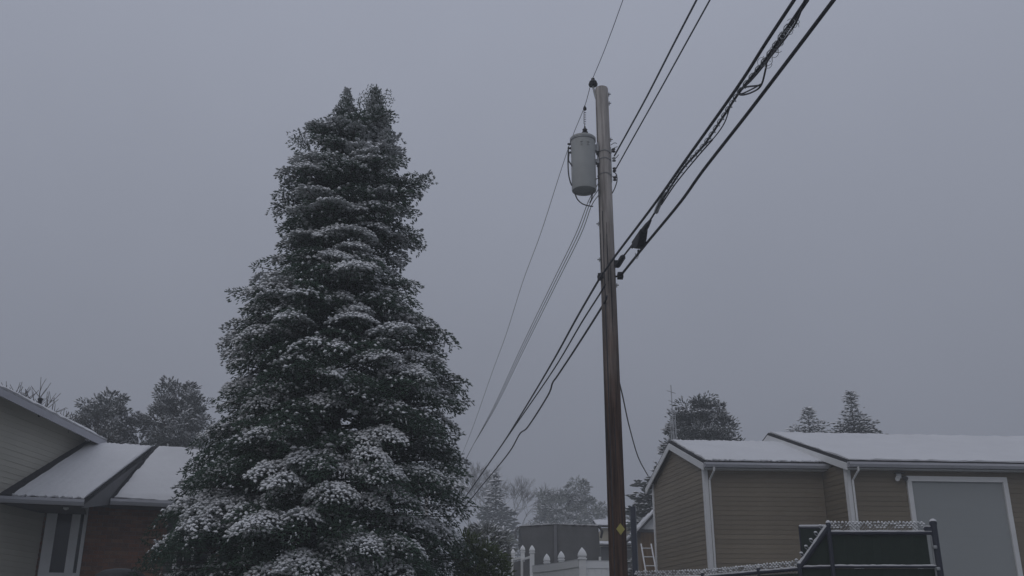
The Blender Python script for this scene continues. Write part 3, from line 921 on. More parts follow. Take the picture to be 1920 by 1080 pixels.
# three side bushings (left) and leads
for py in (270, 278, 286):
    s0 = P(1071, py, TY)
    m = MB(); m.lathe(Vector((tc.x - tr_ + .005, TY, s0.z)), [(.018, 0), (.022, .015), (.014, .03), (.020, .04), (.012, .06)], 10, (-1, 0, 0)); m.build('side_bushing', M_PORC, tf_, smooth=True)
for k, pxs in enumerate([[(1066, 275), (1065, 300), (1066, 325), (1069, 340), (1072, 348)], [(1067, 286), (1066, 300), (1070, 307), (1073, 312)],
                         [(1078, 363), (1083, 374), (1092, 382), (1104, 386), (1112, 387)], [(1111, 362), (1109, 374), (1106, 380)], [(1115, 340), (1119, 335), (1124, 333)]]):
    m = MB(); m.tube(smooth_pts(wire_pts(pxs, [-.16, -.17, -.17, -.17, -.16][:len(pxs)])), .011 if k != 4 else .008, 6); m.build('lead_wire', M_CABLE, tf_, smooth=True)
# coiled tap wire to the line clamp
cl = P(1096.5, 203, PY_ - .02)
bt = bu + Z * .20
coil = []
for i in range(90):
    t = i / 89
    p = bt * (1 - t) + cl * t
    am = .018 * min(1, 6 * t, 6 * (1 - t))
    coil.append(p + Vector((math.cos(t * 50) * am, math.sin(t * 50) * am, 0)))
m = MB(); m.tube(coil, .0055, 5); m.build('coiled_tap_wire', M_CABLE, tf_, smooth=True)
m = MB(); m.lathe(cl - Z * .04, [(.012, 0), (.03, .015), (.032, .04), (.016, .07), (.01, .09)], 10); m.build('line_clamp', M_BLACK, tf_, smooth=True)

# ------------------------------------------------------------------ overhead lines
LD = az(-8.3)                               # direction of the line, away from the camera
def span(pxs, x_at_pole, extra_far=None, extra_near=None):
    p0 = Vector((x_at_pole, PY_, 0))
    pts = [on_wall(x, y, p0, LD) for (x, y) in pxs]
    return pts
def extend(p, prev, Yend, z_end, n=14):
    """carry a wire on from p (its neighbour in the span is prev) as a parabola ending at (Yend, z_end)"""
    D = Yend - p.y
    s0 = (p.z - prev.z) / (p.y - prev.y)
    k = (z_end - p.z - s0 * D) / (D * D)
    out = []
    for i in range(1, n + 1):
        y = D * i / n
        out.append(Vector((p.x + LD.x / LD.y * y, p.y + y, p.z + s0 * y + k * y * y)))
    return out
def cable(name, label, near_px, far_px, xn, xf, r, m_, zn, zf, cat='cable', jitter=0.0, group=None):
    near = span(near_px, xn) if near_px else []
    far = span(far_px, xf) if far_px else []
    pts = []
    if near: pts += extend(near[0], near[1], -28, zn)[::-1] + near
    pts += far
    if far: pts += extend(far[-1], far[-3], 62, zf)
    pts = smooth_pts(pts, 6)
    if jitter:
        rj = random.Random(len(name))
        pts = [p + Vector((rj.uniform(-1, 1), 0, rj.uniform(-1, 1))) * jitter for p in pts]
    mm = MB(); mm.tube(pts, r, 8)
    o = mm.build(name, m_, None, smooth=True, origin=pts[len(pts) // 2])
    return props(o, label, cat, group)
xi = ins.x
cable('primary_conductor', 'thin bare topmost conductor tied to the insulator above the pole', [(1168, 0), (1150, 50), (1131, 100), (1113, 143)], [(1109, 153), (1096, 200), (1073, 257), (1050, 325), (1013, 440), (980, 529), (949, 627), (924, 695), (895, 778)], xi, xi, .0065, M_ALU_FAR, 10.3, 10.2, 'wire')
xr_ = pole_x + .19
cable('secondary_conductor', 'left of the two conductors slanting from the rack to the top edge', [(1306, 0), (1262, 85), (1215, 177), (1178, 245), (1152, 292)], [], xr_, 0, .014, M_ALU, 9.2, 0, 'wire')
cable('secondary_conductor', 'right of the two conductors slanting from the rack to the top edge', [(1331, 0), (1284, 85), (1237, 170), (1192, 250), (1154, 318)], [], xr_ + .02, 0, .011, M_ALU, 9.0, 0, 'wire')
xl_ = pole_x - .15
for k, (dx, lab) in enumerate(((-5, 'leftmost'), (0, 'middle'), (5, 'rightmost'))):
    cable('secondary_conductor', lab + ' of three thin wires running from below the transformer into the haze', [],
          [(1124, 340 + 12 * k), (1106 + dx * .6, 378 + 4 * k), (1084 + dx, 440), (1040 + dx * .9, 530), (980 + dx * .7, 653), (927 + dx * .4, 764), (887, 835)], 0, xl_ + .012 * k, .0075, M_ALU_FAR, 0, 8.4, 'wire')
cA = cable('telephone_cable', 'leftmost thick black cable crossing the pole front', [(1489, 0), (1435, 82), (1381, 166), (1280, 308), (1229, 380), (1155, 478), (1134, 508)],
      [(1125, 521), (1082, 595), (1038, 675), (993, 751), (949, 822), (918, 867), (887, 911)], pole_x - .10, pole_x - .17, .0175, M_CABLE, 7.1, 7.0)
cC = cable('telephone_cable', 'rightmost thick black cable meeting the right side of the pole', [(1563, 0), (1480, 110), (1400, 215), (1318, 320), (1275, 380), (1210, 459), (1162, 519)], [], pole_x + .19, 0, .0195, M_CABLE, 6.9, 0)
cC2 = cable('telephone_cable', 'lowest wavy black cable sagging from the pole down behind the spruce', [], [(1138, 555), (1130, 573), (1082, 649), (1045, 705), (1036, 718), (1027, 742), (990, 800), (975, 813), (960, 840), (940, 867), (900, 915)], 0, pole_x - .10, .0175, M_CABLE, 0, 6.7)
# middle bundle: messenger with lashed strands, loops and a drip box
cB = cable('lashed_cable', 'middle black cable bundle with loops and frayed lashing wire', [(1511, 0), (1473, 56), (1434, 113), (1387, 172), (1354, 222), (1319, 273), (1280, 317), (1245, 370), (1222, 408), (1200, 440), (1160, 492), (1146, 512)],
      [(1129, 544), (1091, 604), (1038, 693), (971, 791), (927, 855), (890, 908)], pole_x + .10, pole_x - .12, .014, M_CABLE, 7.0, 6.9)
pBn = Vector((pole_x + .10, PY_, 0))
def strand(pxs, r, m_, name, dx=0.0, n=8):
    p0 = Vector((pole_x + .10 + dx, PY_, 0))
    mm = MB(); mm.tube(smooth_pts([on_wall(x, y, p0, LD) for x, y in pxs], n), r, 6)
    return mm.build(name, m_, cB, smooth=True)
strand([(1509, 0), (1493, 41), (1470, 75), (1440, 113), (1436, 128), (1427, 160), (1410, 173), (1390, 178), (1383, 172), (1395, 164), (1425, 160)], .010, M_CABLE, 'slack_loop')
strand([(1440, 113), (1418, 140), (1402, 157), (1386, 170), (1390, 176), (1412, 166), (1426, 158)], .009, M_CABLE, 'slack_loop')
strand([(1380, 182), (1369, 201), (1358, 231), (1339, 258), (1324, 270), (1300, 296)], .007, M_CABLE, 'loose_strand')
strand([(1516, 0), (1490, 38), (1462, 80), (1431, 124), (1391, 168)], .010, M_CABLE, 'lashed_strand', .01)
strand([(1336, 262), (1306, 296), (1267, 344), (1240, 384)], .009, M_CABLE, 'lashed_strand', .01)
rl = random.Random(3)
for k in range(26):                                            # frayed lashing wire
    t = rl.uniform(0, 1)
    bx, by = 1488 - 62 * t, 40 + 82 * t
    r0 = rl.uniform(4, 11)
    a0 = rl.uniform(0, 6.28)
    cx, cy = bx + rl.uniform(-4, 9), by + rl.uniform(-3, 7)
    pts = [(cx + r0 * math.cos(a0 + s) * (1 - .1 * s), cy + r0 * .8 * math.sin(a0 + s)) for s in np.linspace(0, rl.uniform(2.5, 6), 8)]
    strand(pts, .0030, M_STEEL, 'lashing_wire', rl.uniform(-.04, .04), 4)
# helical lashing along the bundle
pp = smooth_pts([on_wall(x, y, pBn, LD) for x, y in [(1480, 45), (1434, 113), (1387, 172), (1354, 222), (1319, 273), (1280, 317), (1245, 370)]], 30)
hx = []
for i, p in enumerate(pp):
    hx.append(p + Vector((math.cos(i * .9), 0, math.sin(i * .9))) * .027)
m = MB(); m.tube(hx, .006, 4); m.build('lashing_wire', M_STEEL, cB)
# wire guards and splice box near the pole
strand([(1246, 362), (1234, 388), (1230, 398)], .032, M_STEEL, 'wire_guard')
strand([(1168, 482), (1158, 498)], .045, M_BLACK, 'cable_clamp')
bxc = on_wall(1199, 446, pBn, LD)
sb = thing('splice_box', bxc, 'dark splice case hanging on the middle cable beside the pole', 'splice case')
along_ = (on_wall(1222, 408, pBn, LD) - on_wall(1180, 470, pBn, LD)).normalized()
side_ = along_.cross(Z).normalized(); dn = along_.cross(side_).normalized()
if dn.z > 0: dn = -dn
bx = MB()
prof = [(-.22, .02), (-.17, .10), (-.05, .155), (.08, .165), (.17, .10), (.23, .02)]
poly = [bxc + along_ * a + dn * b for a, b in prof] + [bxc + along_ * .27 - dn * .035, bxc - along_ * .26 - dn * .035]
bx.prism([p - side_ * .06 for p in poly], side_ * .12)
o = bx.build('case', M_BLACK, sb)
bv = o.modifiers.new('bevel', 'BEVEL'); bv.width = .018; bv.segments = 2
m = MB(); m.tube([bxc + along_ * a - dn * .02 for a in (-.42, -.25, .26, .40, .60)], [.02, .04, .045, .04, .018], 10); m.build('cable_sleeve', M_CABLE, sb, smooth=True)
m = MB(); cc_ = bxc - along_ * .16 + dn * .16; m.tube([cc_ + along_ * .10 * math.cos(t) + dn * .10 * math.sin(t) for t in np.linspace(-.4, 3.4, 14)], .004, 5); m.build('wire_loop', M_ALU, sb)
m = MB(); m.tube([bxc - along_ * .10 + dn * .15, bxc - along_ * .11 + dn * .22], .012, 6); m.build('drip_stub', M_BLACK, sb)
# cable clamps on the pole (children of the pole)
for (px, py, s_) in ((1126, 519, -1), (1163, 517, 1), (1156, 495, 1)):
    c0 = P(px, py, PY_ - .03)
    m = MB(); m.box(c0, (.09, 0, 0), (0, .12, 0), (0, 0, .09)); m.tube([c0 + Vector((-s_ * .12, .05, 0)), c0 + Vector((s_ * .05, 0, 0))], .016, 8); m.build('suspension_clamp', M_BLACK, pole)
# service drop to the shed corner
sd = [P(1161, 716, PY_ + .05), P(1168, 745, 16.0), P(1180, 800, 18.6), P(1197, 858, 21.6)]
endp = on_wall(1219, 893, S, g)
m = MB(); pts = smooth_pts(sd + [endp + ng * .05], 8); m.tube(pts, .012, 6)
props(m.build('service_drop', M_CABLE, None, smooth=True, origin=pts[0]), 'thin black service wire sagging from the pole to the shed corner', 'wire')
# the next pole of the line, beyond the spruce
fx = pole_x + LD.x / LD.y * 47
fp = thing('utility_pole', Vector((fx, 62.3, 1.2)), 'far utility pole of the same line, hidden behind the spruce', 'pole')
m = MB(); m.lathe(Vector((fx, 62.3, .9)), [(.15, 0), (.11, 9.3), (.05, 9.35)], 16); m.build('shaft', M_POLE, fp, smooth=True)

# ------------------------------------------------------------------ chain link fence
def chain_fence():
    zg = lambda p: ground_z(p.x, p.y)
    A0 = P(1553, 985, 14.0); A1 = P(1750, 984, 14.0)
    hi = A0.z
    A1 = Vector((A1.x, A1.y, hi))
    lowp = [P(1498, 1053, 14.15), P(1422, 1060, 14.6), P(1317, 1070, 15.4), P(1192, 1073, 16.2)]
    fd = (A1 - A0).normalized(); fn = Vector((fd.y, -fd.x, 0))
    root = thing('chain_link_fence', Vector((A0.x, A0.y, zg(A0))), 'dark chain link fence with green screen and snow on its rails, before the garage door', 'fence')
    # posts
    def post(p, ztop, r, name='post'):
        m = MB(); m.tube([Vector((p.x, p.y, zg(p) - .2)), Vector((p.x, p.y, ztop))], r, 12); m.lathe(Vector((p.x, p.y, ztop - .01)), [(r + .006, 0), (r + .006, .03), (r * .5, .055)], 12)
        o = m.build(name, M_FPOST, root, smooth=True)
        s = MB(); s.lathe(Vector((p.x, p.y, ztop + .035)), [(r + .004, 0), (r * .9, .02), (r * .3, .035)], 10); s.build('snow_cap', M_SNOW, o, smooth=True)
    post(A0, hi, .030); post(A1, hi + .02, .046)
    post(lowp[0], lowp[0].z - .06, .030)
    for p in lowp[1:]: post(p, p.z - .07, .024)
    # rails with snow
    def rail(a, b, r=.021, snow=True):
        m = MB(); m.tube([a, b], r, 10); o = m.build('rail', M_FPOST, root, smooth=True)
        if snow:
            s = MB(); n = max(6, int((b - a).length / .05)); rs_ = random.Random(int(a.x * 100))
            d = (b - a).normalized(); sd_ = d.cross(Z).normalized(); up = sd_.cross(d)
            sp = [a + (b - a) * (i / n) + up * (r * .9 + rs_.uniform(-.002, .004)) for i in range(n + 1)]
            s.tube(sp, [r * .75 * rs_.uniform(.75, 1.1) for _ in sp], 7); s.build('rail_snow', M_SNOW, o, smooth=True)
        return o
    dz = .105
    top_a, top_b = A0 - Z * dz, A1 - Z * dz
    rail(top_a, top_b, .024)
    mid_z = P(1650, 1063, 14.0).z
    rail(Vector((A0.x, A0.y, mid_z)), Vector((A1.x, A1.y, mid_z)), .019)
    dg0 = A0 - Z * .02; dg1 = lowp[0] - Z * .085
    rail(dg0, dg1, .033)
    rail(Vector((lowp[0].x, lowp[0].y, mid_z)), Vector((A0.x, A0.y, mid_z)), .017)
    lr = [p - Z * .10 for p in lowp]
    for a, b in zip(lr[:-1], lr[1:]): rail(a, b, .024)
    # diamond mesh
    def mesh(a, b, zt0, zt1, zb0, zb1, name='chain_mesh', pitch=.05, blobs=True, slope_top=None):
        m = MB(); d = (b - a); Lh = math.hypot(d.x, d.y); dh = Vector((d.x, d.y, 0)).normalized(); nn = Vector((dh.y, -dh.x, 0)) * .006
        topf = lambda u: zt0 + (zt1 - zt0) * u / Lh
        botf = lambda u: zb0 + (zb1 - zb0) * u / Lh
        n = int(Lh / pitch) + 1
        r_ = random.Random(int(Lh * 1000))
        sn_ = MB()
        for k in range(n):
            u0 = k * pitch
            for sg in (1, -1):
                # zigzag wire: stepping down from the top
                u, z = u0, topf(min(u0, Lh))
                s_ = sg
                pts = []
                while z > botf(min(max(u, 0), Lh)) - .01 and len(pts) < 60:
                    if 0 <= u <= Lh: pts.append(Vector((a.x, a.y, 0)) + dh * u + Z * z + nn * (1 if s_ > 0 else -1))
                    u += s_ * pitch / 2; z -= pitch * .5; s_ = -s_
                if sg == 1 and len(pts) > 1: m.tube(pts, .0058, 4, cap=False)
                elif sg == -1 and len(pts) > 1: m.tube(pts, .0058, 4, cap=False)
            if u0 <= Lh:
                c = Vector((a.x, a.y, 0)) + dh * u0 + Z * (topf(u0) + .004)
                sn_.lathe(c - Z * .008, [(.008, 0), (r_.uniform(.012, .024), .006), (.016, .016), (.004, r_.uniform(.018, .034))], 6)
                for j in range(1, 4):
                    if r_.random() < .72:
                        zz = topf(u0) - j * pitch * .5; uu = u0 + (pitch / 2 if j % 2 else 0)
                        if uu <= Lh and zz > botf(uu):
                            sn_.lathe(Vector((a.x, a.y, 0)) + dh * uu + Z * zz, [(.008, 0), (r_.uniform(.010, .027), .006), (r_.uniform(.008, .020), .018), (.004, .026)], 6)
        o = m.build(name, M_WIRE, root); o['kind'] = 'stuff'
        s = sn_.build('mesh_snow', M_SNOW_T, o, smooth=True); s['kind'] = 'stuff'
    mesh(A0 + fd * .0, A0 + fd * ((A1 - A0).length - .12), hi + .035, hi + .035, hi - dz - .02, hi - dz - .02)
    for a, b in zip(lowp[:-1], lowp[1:]): mesh(a, b, a.z, b.z, a.z - .24, b.z - .24)
    # stepped mesh knuckles along the sloping rail
    n = 6
    m = MB(); sn_ = MB()
    for i in range(n):
        t = (i + .7) / n
        c = dg0 + (dg1 - dg0) * t + Z * .06 - fd * .045
        w = .03
        m.tube([c + fd * .05 - Z * .06, c - fd * w, c - fd * w + Z * .02, c + fd * .0 + Z * .025, c + fd * .045 - Z * .03], .006, 5)
        sn_.lathe(c + Z * .012 - fd * .012, [(.010, 0), (.026, .006), (.026, .014), (.010, .026)], 8)
    o = m.build('chain_mesh', M_WIRE, root); sn_.build('mesh_snow', M_SNOW, o, smooth=True)
    # dark screen panels on the back of the mesh
    def screen(a, b, z0, z1, back=.03):
        m = MB(); n_ = Vector((b.y - a.y, -(b.x - a.x), 0)).normalized() * -back
        nseg = 14; r_ = random.Random(9)
        d = Vector((b.x - a.x, b.y - a.y, 0))
        fr = []
        for i in range(nseg + 1):
            wv = n_ * (1 + r_.uniform(-.25, .25))
            fr.append(Vector((a.x, a.y, 0)) + d * (i / nseg) + wv)
        for i in range(nseg):
            p, q = fr[i], fr[i + 1]; t = n_.normalized() * .006
            m.hexa([p + Z * z0, q + Z * z0, q + t + Z * z0, p + t + Z * z0], [p + Z * z1, q + Z * z1, q + t + Z * z1, p + t + Z * z1])
        m.build('screen_panel', M_FABRIC, root)
    screen(A0 + fd * .03, A0 + fd * ((A1 - A0).length - .10), mid_z + .015, hi - dz - .02)
    screen(A0 + fd * .03, A0 + fd * ((A1 - A0).length - .03), GZ + .05, mid_z - .02)
    m = MB(); t = fn * -.03
    q0, q1 = dg1 + t, dg0 + t
    m.hexa([Vector((q0.x, q0.y, GZ + .05)), Vector((q1.x, q1.y, GZ + .05)), Vector((q1.x, q1.y, GZ + .05)) - fn * .006, Vector((q0.x, q0.y, GZ + .05)) - fn * .006],
           [q0 - Z * .03, q1 - Z * .03, q1 - Z * .03 - fn * .006, q0 - Z * .03 - fn * .006])
    m.build('screen_panel', M_FABRIC, root)
    for a, b in zip(lowp[:-1], lowp[1:]):
        screen(a, b, GZ + .05, min(a.z, b.z) - .14)
    # snow lump and bracket at the end post
    m = MB(); m.box(A1 - fd * .07 - Z * .05, fd * .14, fn * .05, Z * .05); m.build('rail_bracket', M_FPOST, root)
    s = MB(); s.snow_slab(A1 - fd * .14 - fn * -.028 - Z * .022, A1 - fd * .02 + fn * .028 - Z * .022, A1 - fd * .02 - fn * .028 - Z * .022, A1 - fd * .14 - fn * .028 - Z * .022, .02, 6, 3, .004, 2); s.build('rail_snow', M_SNOW, root)
    for z_ in (mid_z - .05, hi - .32):
        m = MB(); m.lathe(Vector((A1.x - .03, A1.y - .02, z_)), [(.03, 0), (.036, .01), (.036, .035), (.03, .045)], 10); m.build('tension_band', M_STEEL, root)
    m = MB(); p = A1 - fd * .055; m.tube([Vector((p.x, p.y, GZ)), Vector((p.x, p.y, hi - .15))], .014, 8); m.build('tension_bar', M_STEEL, root)
    # screened panel running back from the corner post
    B0 = P(1500, 987, 15.1)
    ret = thing('screened_fence_panel', Vector((B0.x, B0.y, zg(B0))), 'dark screened fence panel behind the sloping rail, snow on its top', 'fence')
    bd = Vector((A0.x - B0.x, A0.y - B0.y + .12, 0)); bn = Vector((bd.y, -bd.x, 0)).normalized()
    bz = B0.z
    m = MB(); m.hexa([Vector((B0.x, B0.y, GZ)), Vector((B0.x, B0.y, GZ)) + bd, Vector((B0.x, B0.y, GZ)) + bd + bn * .012, Vector((B0.x, B0.y, GZ)) + bn * .012],
                     [Vector((B0.x, B0.y, bz - .03)), Vector((B0.x, B0.y, hi - .03)) + bd, Vector((B0.x, B0.y, hi - .03)) + bd + bn * .012, Vector((B0.x, B0.y, bz - .03)) + bn * .012]); m.build('screen_panel', M_FABRIC, ret)
    m = MB(); m.tube([B0 - Z * .02, Vector((B0.x + bd.x, B0.y + bd.y, hi - .02))], .02, 8); o = m.build('rail', M_FPOST, ret, smooth=True)
    s = MB(); s.tube([B0 + Z * .004, Vector((B0.x + bd.x, B0.y + bd.y, hi + .004))], .019, 8); s.build('rail_snow', M_SNOW, o, smooth=True)
    m = MB(); m.tube([Vector((B0.x, B0.y, GZ - .1)), B0], .026, 10); m.build('post', M_FPOST, ret, smooth=True)
chain_fence()

# ------------------------------------------------------------------ white vinyl fences with pointed post caps
def gothic_post(parent, p, ztop, w, zb):
    """square post whose pointed cap ends at ztop"""
    c = Vector((p.x, p.y, 0))
    ch = w * 1.75
    m = MB(); m.box(c + Z * ((zb + ztop - ch) / 2), (w, 0, 0), (0, w, 0), (0, 0, ztop - ch - zb)); o = m.build('post', M_PVC, parent)
    k = MB()
    prof = [(.56, 0), (.66, .02), (.66, .16), (.52, .22), (.50, .34), (.62, .46), (.64, .62), (.55, .95), (.40, 1.25), (.22, 1.5), (.06, 1.70), (.0, 1.75)]
    vs, fs = [], []
    for r, h_ in prof:
        for sx, sy in ((-1, -1), (1, -1), (1, 1), (-1, 1)):
            vs.append(c + Vector((sx * r * w, sy * r * w, ztop - ch + h_ * w)))
    n = len(prof)
    for i in range(n - 1):
        for j in range(4): fs.append((i * 4 + j, i * 4 + (j + 1) % 4, (i + 1) * 4 + (j + 1) % 4, (i + 1) * 4 + j))
    fs.append((3, 2, 1, 0))
    k.add(vs, fs); cp = k.build('post_cap', M_PVC, o)
    s = MB(); s.box(c + Z * (ztop - ch + .18 * w) + Vector((0, 0, 0)), (w * 1.15, 0, 0), (0, w * 1.15, 0), (0, 0, .012)); s.build('cap_snow', M_SNOW, o)

def run_panel(parent, a, b, zb, ta, tb_, sag=0.0, boards=6):
    """solid panel between posts a and b; ta / tb: height of the rail top at each end"""
    d = Vector((b.x - a.x, b.y - a.y, 0)); n = Vector((d.y, -d.x, 0)).normalized()
    a = Vector((a.x, a.y, 0))
    for i in range(boards):
        t0, t1 = i / boards, (i + 1) / boards - .004
        m = MB(); f = lambda t: ta + (tb_ - ta) * t - sag * 4 * t * (1 - t)
        q = [a + d * t0 - n * .012, a + d * t1 - n * .012, a + d * t1 + n * .012, a + d * t0 + n * .012]
        zt = [f(t0), f(t1), f(t1), f(t0)]
        m.hexa([p + Z * zb for p in q], [p + Z * (z - .06) for p, z in zip(q, zt)]); m.build('board', M_PVC, parent)
    m = MB(); pts = []
    N = 10
    for i in range(N):
        t0, t1 = i / N, (i + 1) / N
        f = lambda t: ta + (tb_ - ta) * t - sag * 4 * t * (1 - t)
        q0 = [a + d * t0 - n * .025, a + d * t1 - n * .025, a + d * t1 + n * .025, a + d * t0 + n * .025]
        zz = [f(t0), f(t1), f(t1), f(t0)]
        m.hexa([p + Z * (z - .11) for p, z in zip(q0, zz)], [p + Z * z for p, z in zip(q0, zz)])
    o = m.build('rail', M_PVC, parent)
    s = MB()
    for i in range(N):
        t0, t1 = i / N, (i + 1) / N
        f = lambda t: ta + (tb_ - ta) * t - sag * 4 * t * (1 - t)
        q0 = [a + d * t0 - n * .022, a + d * t1 - n * .022, a + d * t1 + n * .022, a + d * t0 + n * .022]
        zz = [f(t0), f(t1), f(t1), f(t0)]
        s.hexa([p + Z * (z + .002) for p, z in zip(q0, zz)], [p + Z * (z + .016) for p, z in zip(q0, zz)])
    s.build('rail_snow', M_SNOW, o)

f1a = P(1001, 1063, 18.2); f1b = P(1091, 1026, 17.0); f1c = P(1160, 1026, 17.2)
wf = thing('vinyl_fence', Vector((f1b.x, f1b.y, GZ)), 'nearest white vinyl fence with solid panels and tall pointed post, left of the pole', 'fence')
gothic_post(wf, f1b, f1b.z, 13.0 * px_scale(f1b), GZ)
gothic_post(wf, Vector((f1c.x, f1c.y, 0)), f1b.z, 13.0 * px_scale(f1b), GZ)
run_panel(wf, P(1000, 1060, 18.2), f1b, GZ + .05, P(1000, 1062, 18.2).z, P(1085, 1049, 17.0).z, .01)
run_panel(wf, f1b, f1c, GZ + .05, P(1100, 1053, 17.0).z, P(1143, 1054, 17.2).z, -.005)
wf2 = thing('vinyl_fence', Vector((P(1025, 1040, 19.6).x, 19.6, GZ)), 'middle white vinyl fence showing two short pointed posts above the solid panel', 'fence')
q1, q2 = P(1025, 1038, 19.8), P(1052, 1033, 19.2)
for q in (q1, q2): gothic_post(wf2, q, q.z, 10.0 * px_scale(q), GZ)
run_panel(wf2, q1, q2, GZ + .05, q1.z - .42, q2.z - .42, 0, 3)
run_panel(wf2, q2, P(1083, 1060, 18.6), GZ + .05, q2.z - .42, q2.z - .45, 0, 3)
wf3 = thing('vinyl_fence', Vector((P(980, 1022, 22).x, 22, GZ)), 'white open-rail vinyl fence with three slim pointed posts beside the shrub', 'fence')
q = [P(962, 1029, 23.0), P(980, 1022, 22.3), P(997.5, 1022, 21.6)]
for k, p in enumerate(q): gothic_post(wf3, p, p.z, (6.5 + k) * px_scale(p), GZ)
for (a, b) in ((q[0], q[1]), (q[1], q[2])):
    d = Vector((b.x - a.x, b.y - a.y, 0)); n = Vector((d.y, -d.x, 0)).normalized()
    for (z0, th) in ((min(a.z, b.z) - .24, .05), (min(a.z, b.z) - .66, .04), (GZ + .15, .05)):
        m = MB(); m.box(Vector((a.x, a.y, z0)) + d / 2, d, n * .04, Z * th); m.build('rail', M_PVC, wf3)
    m = MB(); m.box(Vector((a.x, a.y, (min(a.z, b.z) - .30 + GZ) / 2)) + d / 2, d * .98, n * .006, Z * (min(a.z, b.z) - .30 - GZ)); m.build('mesh_panel', M_TARP, wf3)

# ------------------------------------------------------------------ grey fabric shelter behind the white fence
cv = 25.0
tl, tp_, trr = P(973, 987, cv), P(1041, 983, cv), P(1121, 986, cv)
bl_, br_ = P(991, 1062, cv), P(1127, 1062, cv)
cn = thing('fabric_shelter', Vector((tp_.x, cv, GZ)), 'dark grey fabric shelter with pale middle seam and snowy top edge behind the white fence', 'shelter')
def ext_down(t, b): # carry the edge on to the ground
    k = (t.z - GZ) / (t.z - b.z)
    return t + (b - t) * k
def cloth(a, b, c, d, name, seed):
    """a b bottom, c d top; softly bulging cloth"""
    m = MB(); r_ = random.Random(seed); n1, n2 = 14, 10
    fr, bkk = [], []
    for j in range(n2 + 1):
        for i in range(n1 + 1):
            u, v = i / n1, j / n2
            p = (a * (1 - u) + b * u) * (1 - v) + (d * (1 - u) + c * u) * v
            bulge = -.10 * math.sin(math.pi * u) * math.sin(math.pi * min(1, v * 1.02)) + r_.uniform(-.008, .008)
            if 0 < v < 1: p = p + Vector((0, bulge, 0))
            if j == n2: p = p - Z * (.035 * math.sin(math.pi * u))
            fr.append(p); bkk.append(p + Vector((0, .02, 0)))
    W_ = n1 + 1; N_ = len(fr); fs = []
    for j in range(n2):
        for i in range(n1):
            qd = (j * W_ + i, j * W_ + i + 1, (j + 1) * W_ + i + 1, (j + 1) * W_ + i)
            fs += [qd, tuple(x + N_ for x in qd[::-1])]
    m.add(fr + bkk, fs); return m.build(name, M_TARP, cn, smooth=True)
gbl, gbr = ext_down(tl, bl_), ext_down(trr, br_)
gmid = Vector((tp_.x, cv, GZ))
cloth(gbl, gmid, tp_, tl, 'wall_panel', 1); cloth(gmid, gbr, trr, tp_, 'wall_panel', 2)
m = MB(); m.box((tp_ + gmid) / 2 + Vector((0, -.02, .4)), (.075, 0, 0), (0, .03, 0), (0, 0, tp_.z - GZ - .85)); m.build('middle_seam', M_TARP2, cn)
bkv = Vector((0, 3.2, -.15))
m = MB()
for a, b in ((tl, tp_), (tp_, trr)):
    m.hexa([a - Z * .03, b - Z * .03, b + bkv - Z * .03, a + bkv - Z * .03], [a, b, b + bkv, a + bkv])
rf_ = m.build('roof', M_TARP, cn)
s = MB()
for k, (a, b) in enumerate(((tl, tp_), (tp_, trr))):
    s.snow_slab(a + Vector((0, -.03, .002)), b + Vector((0, -.03, .002)), b + bkv, a + bkv, .045, 16, 8, .01, 30 + k)
s.build('snow_cover', M_SNOW, rf_, smooth=True)
for (p, q_, sx) in ((tl, gbl, -1), (trr, gbr, 1)):
    m = MB(); m.hexa([q_, q_ + Vector((.01, 0, 0)), q_ + Vector((.01, 3.2, 0)), q_ + Vector((0, 3.2, 0))], [p, p + Vector((.01, 0, 0)), p + Vector((.01, 0, 0)) + bkv, p + bkv]); m.build('side_panel', M_TARP, cn)
    m = MB(); m.tube([p + Vector((sx * .02, -.05, -.02)), p + Vector((sx * .10, -.06, -.14)), p + Vector((sx * .06, -.05, -.30))], .03, 8); m.build('corner_strap', M_TARP2 if sx < 0 else M_SOFFIT, cn, smooth=True)
m = MB(); m.tube([P(1125, 1044, cv - .1), P(1125, 1058, cv - .1)], .03, 8); m.build('tie_down', M_PVC, cn)

# ------------------------------------------------------------------ blue-grey steel post, ladder, wooden shed, beige house
sp = P(1186, 950, 17.4)
t_ = thing('steel_post', Vector((sp.x, 17.4, GZ)), 'slim dark blue-grey steel post just right of the utility pole', 'post')
m = MB(); m.box(Vector((sp.x, 17.4, (GZ - .2 + sp.z) / 2)), (.085, 0, 0), (0, .085, 0), (0, 0, sp.z - GZ + .2)); m.build('tube', M_STEELPOST, t_)
m = MB(); m.box(Vector((sp.x + .048, 17.42, (GZ + sp.z) / 2 + .02)), (.02, 0, 0), (0, .05, 0), (0, 0, sp.z - GZ)); m.build('track', M_STEEL, t_)
for py in (1002, 1019, 1030):
    p = P(1177.5, py, 17.35); m = MB(); m.box(p, (.09, 0, 0), (0, .02, 0), (0, 0, .018)); m.build('hinge', M_STEEL, t_)

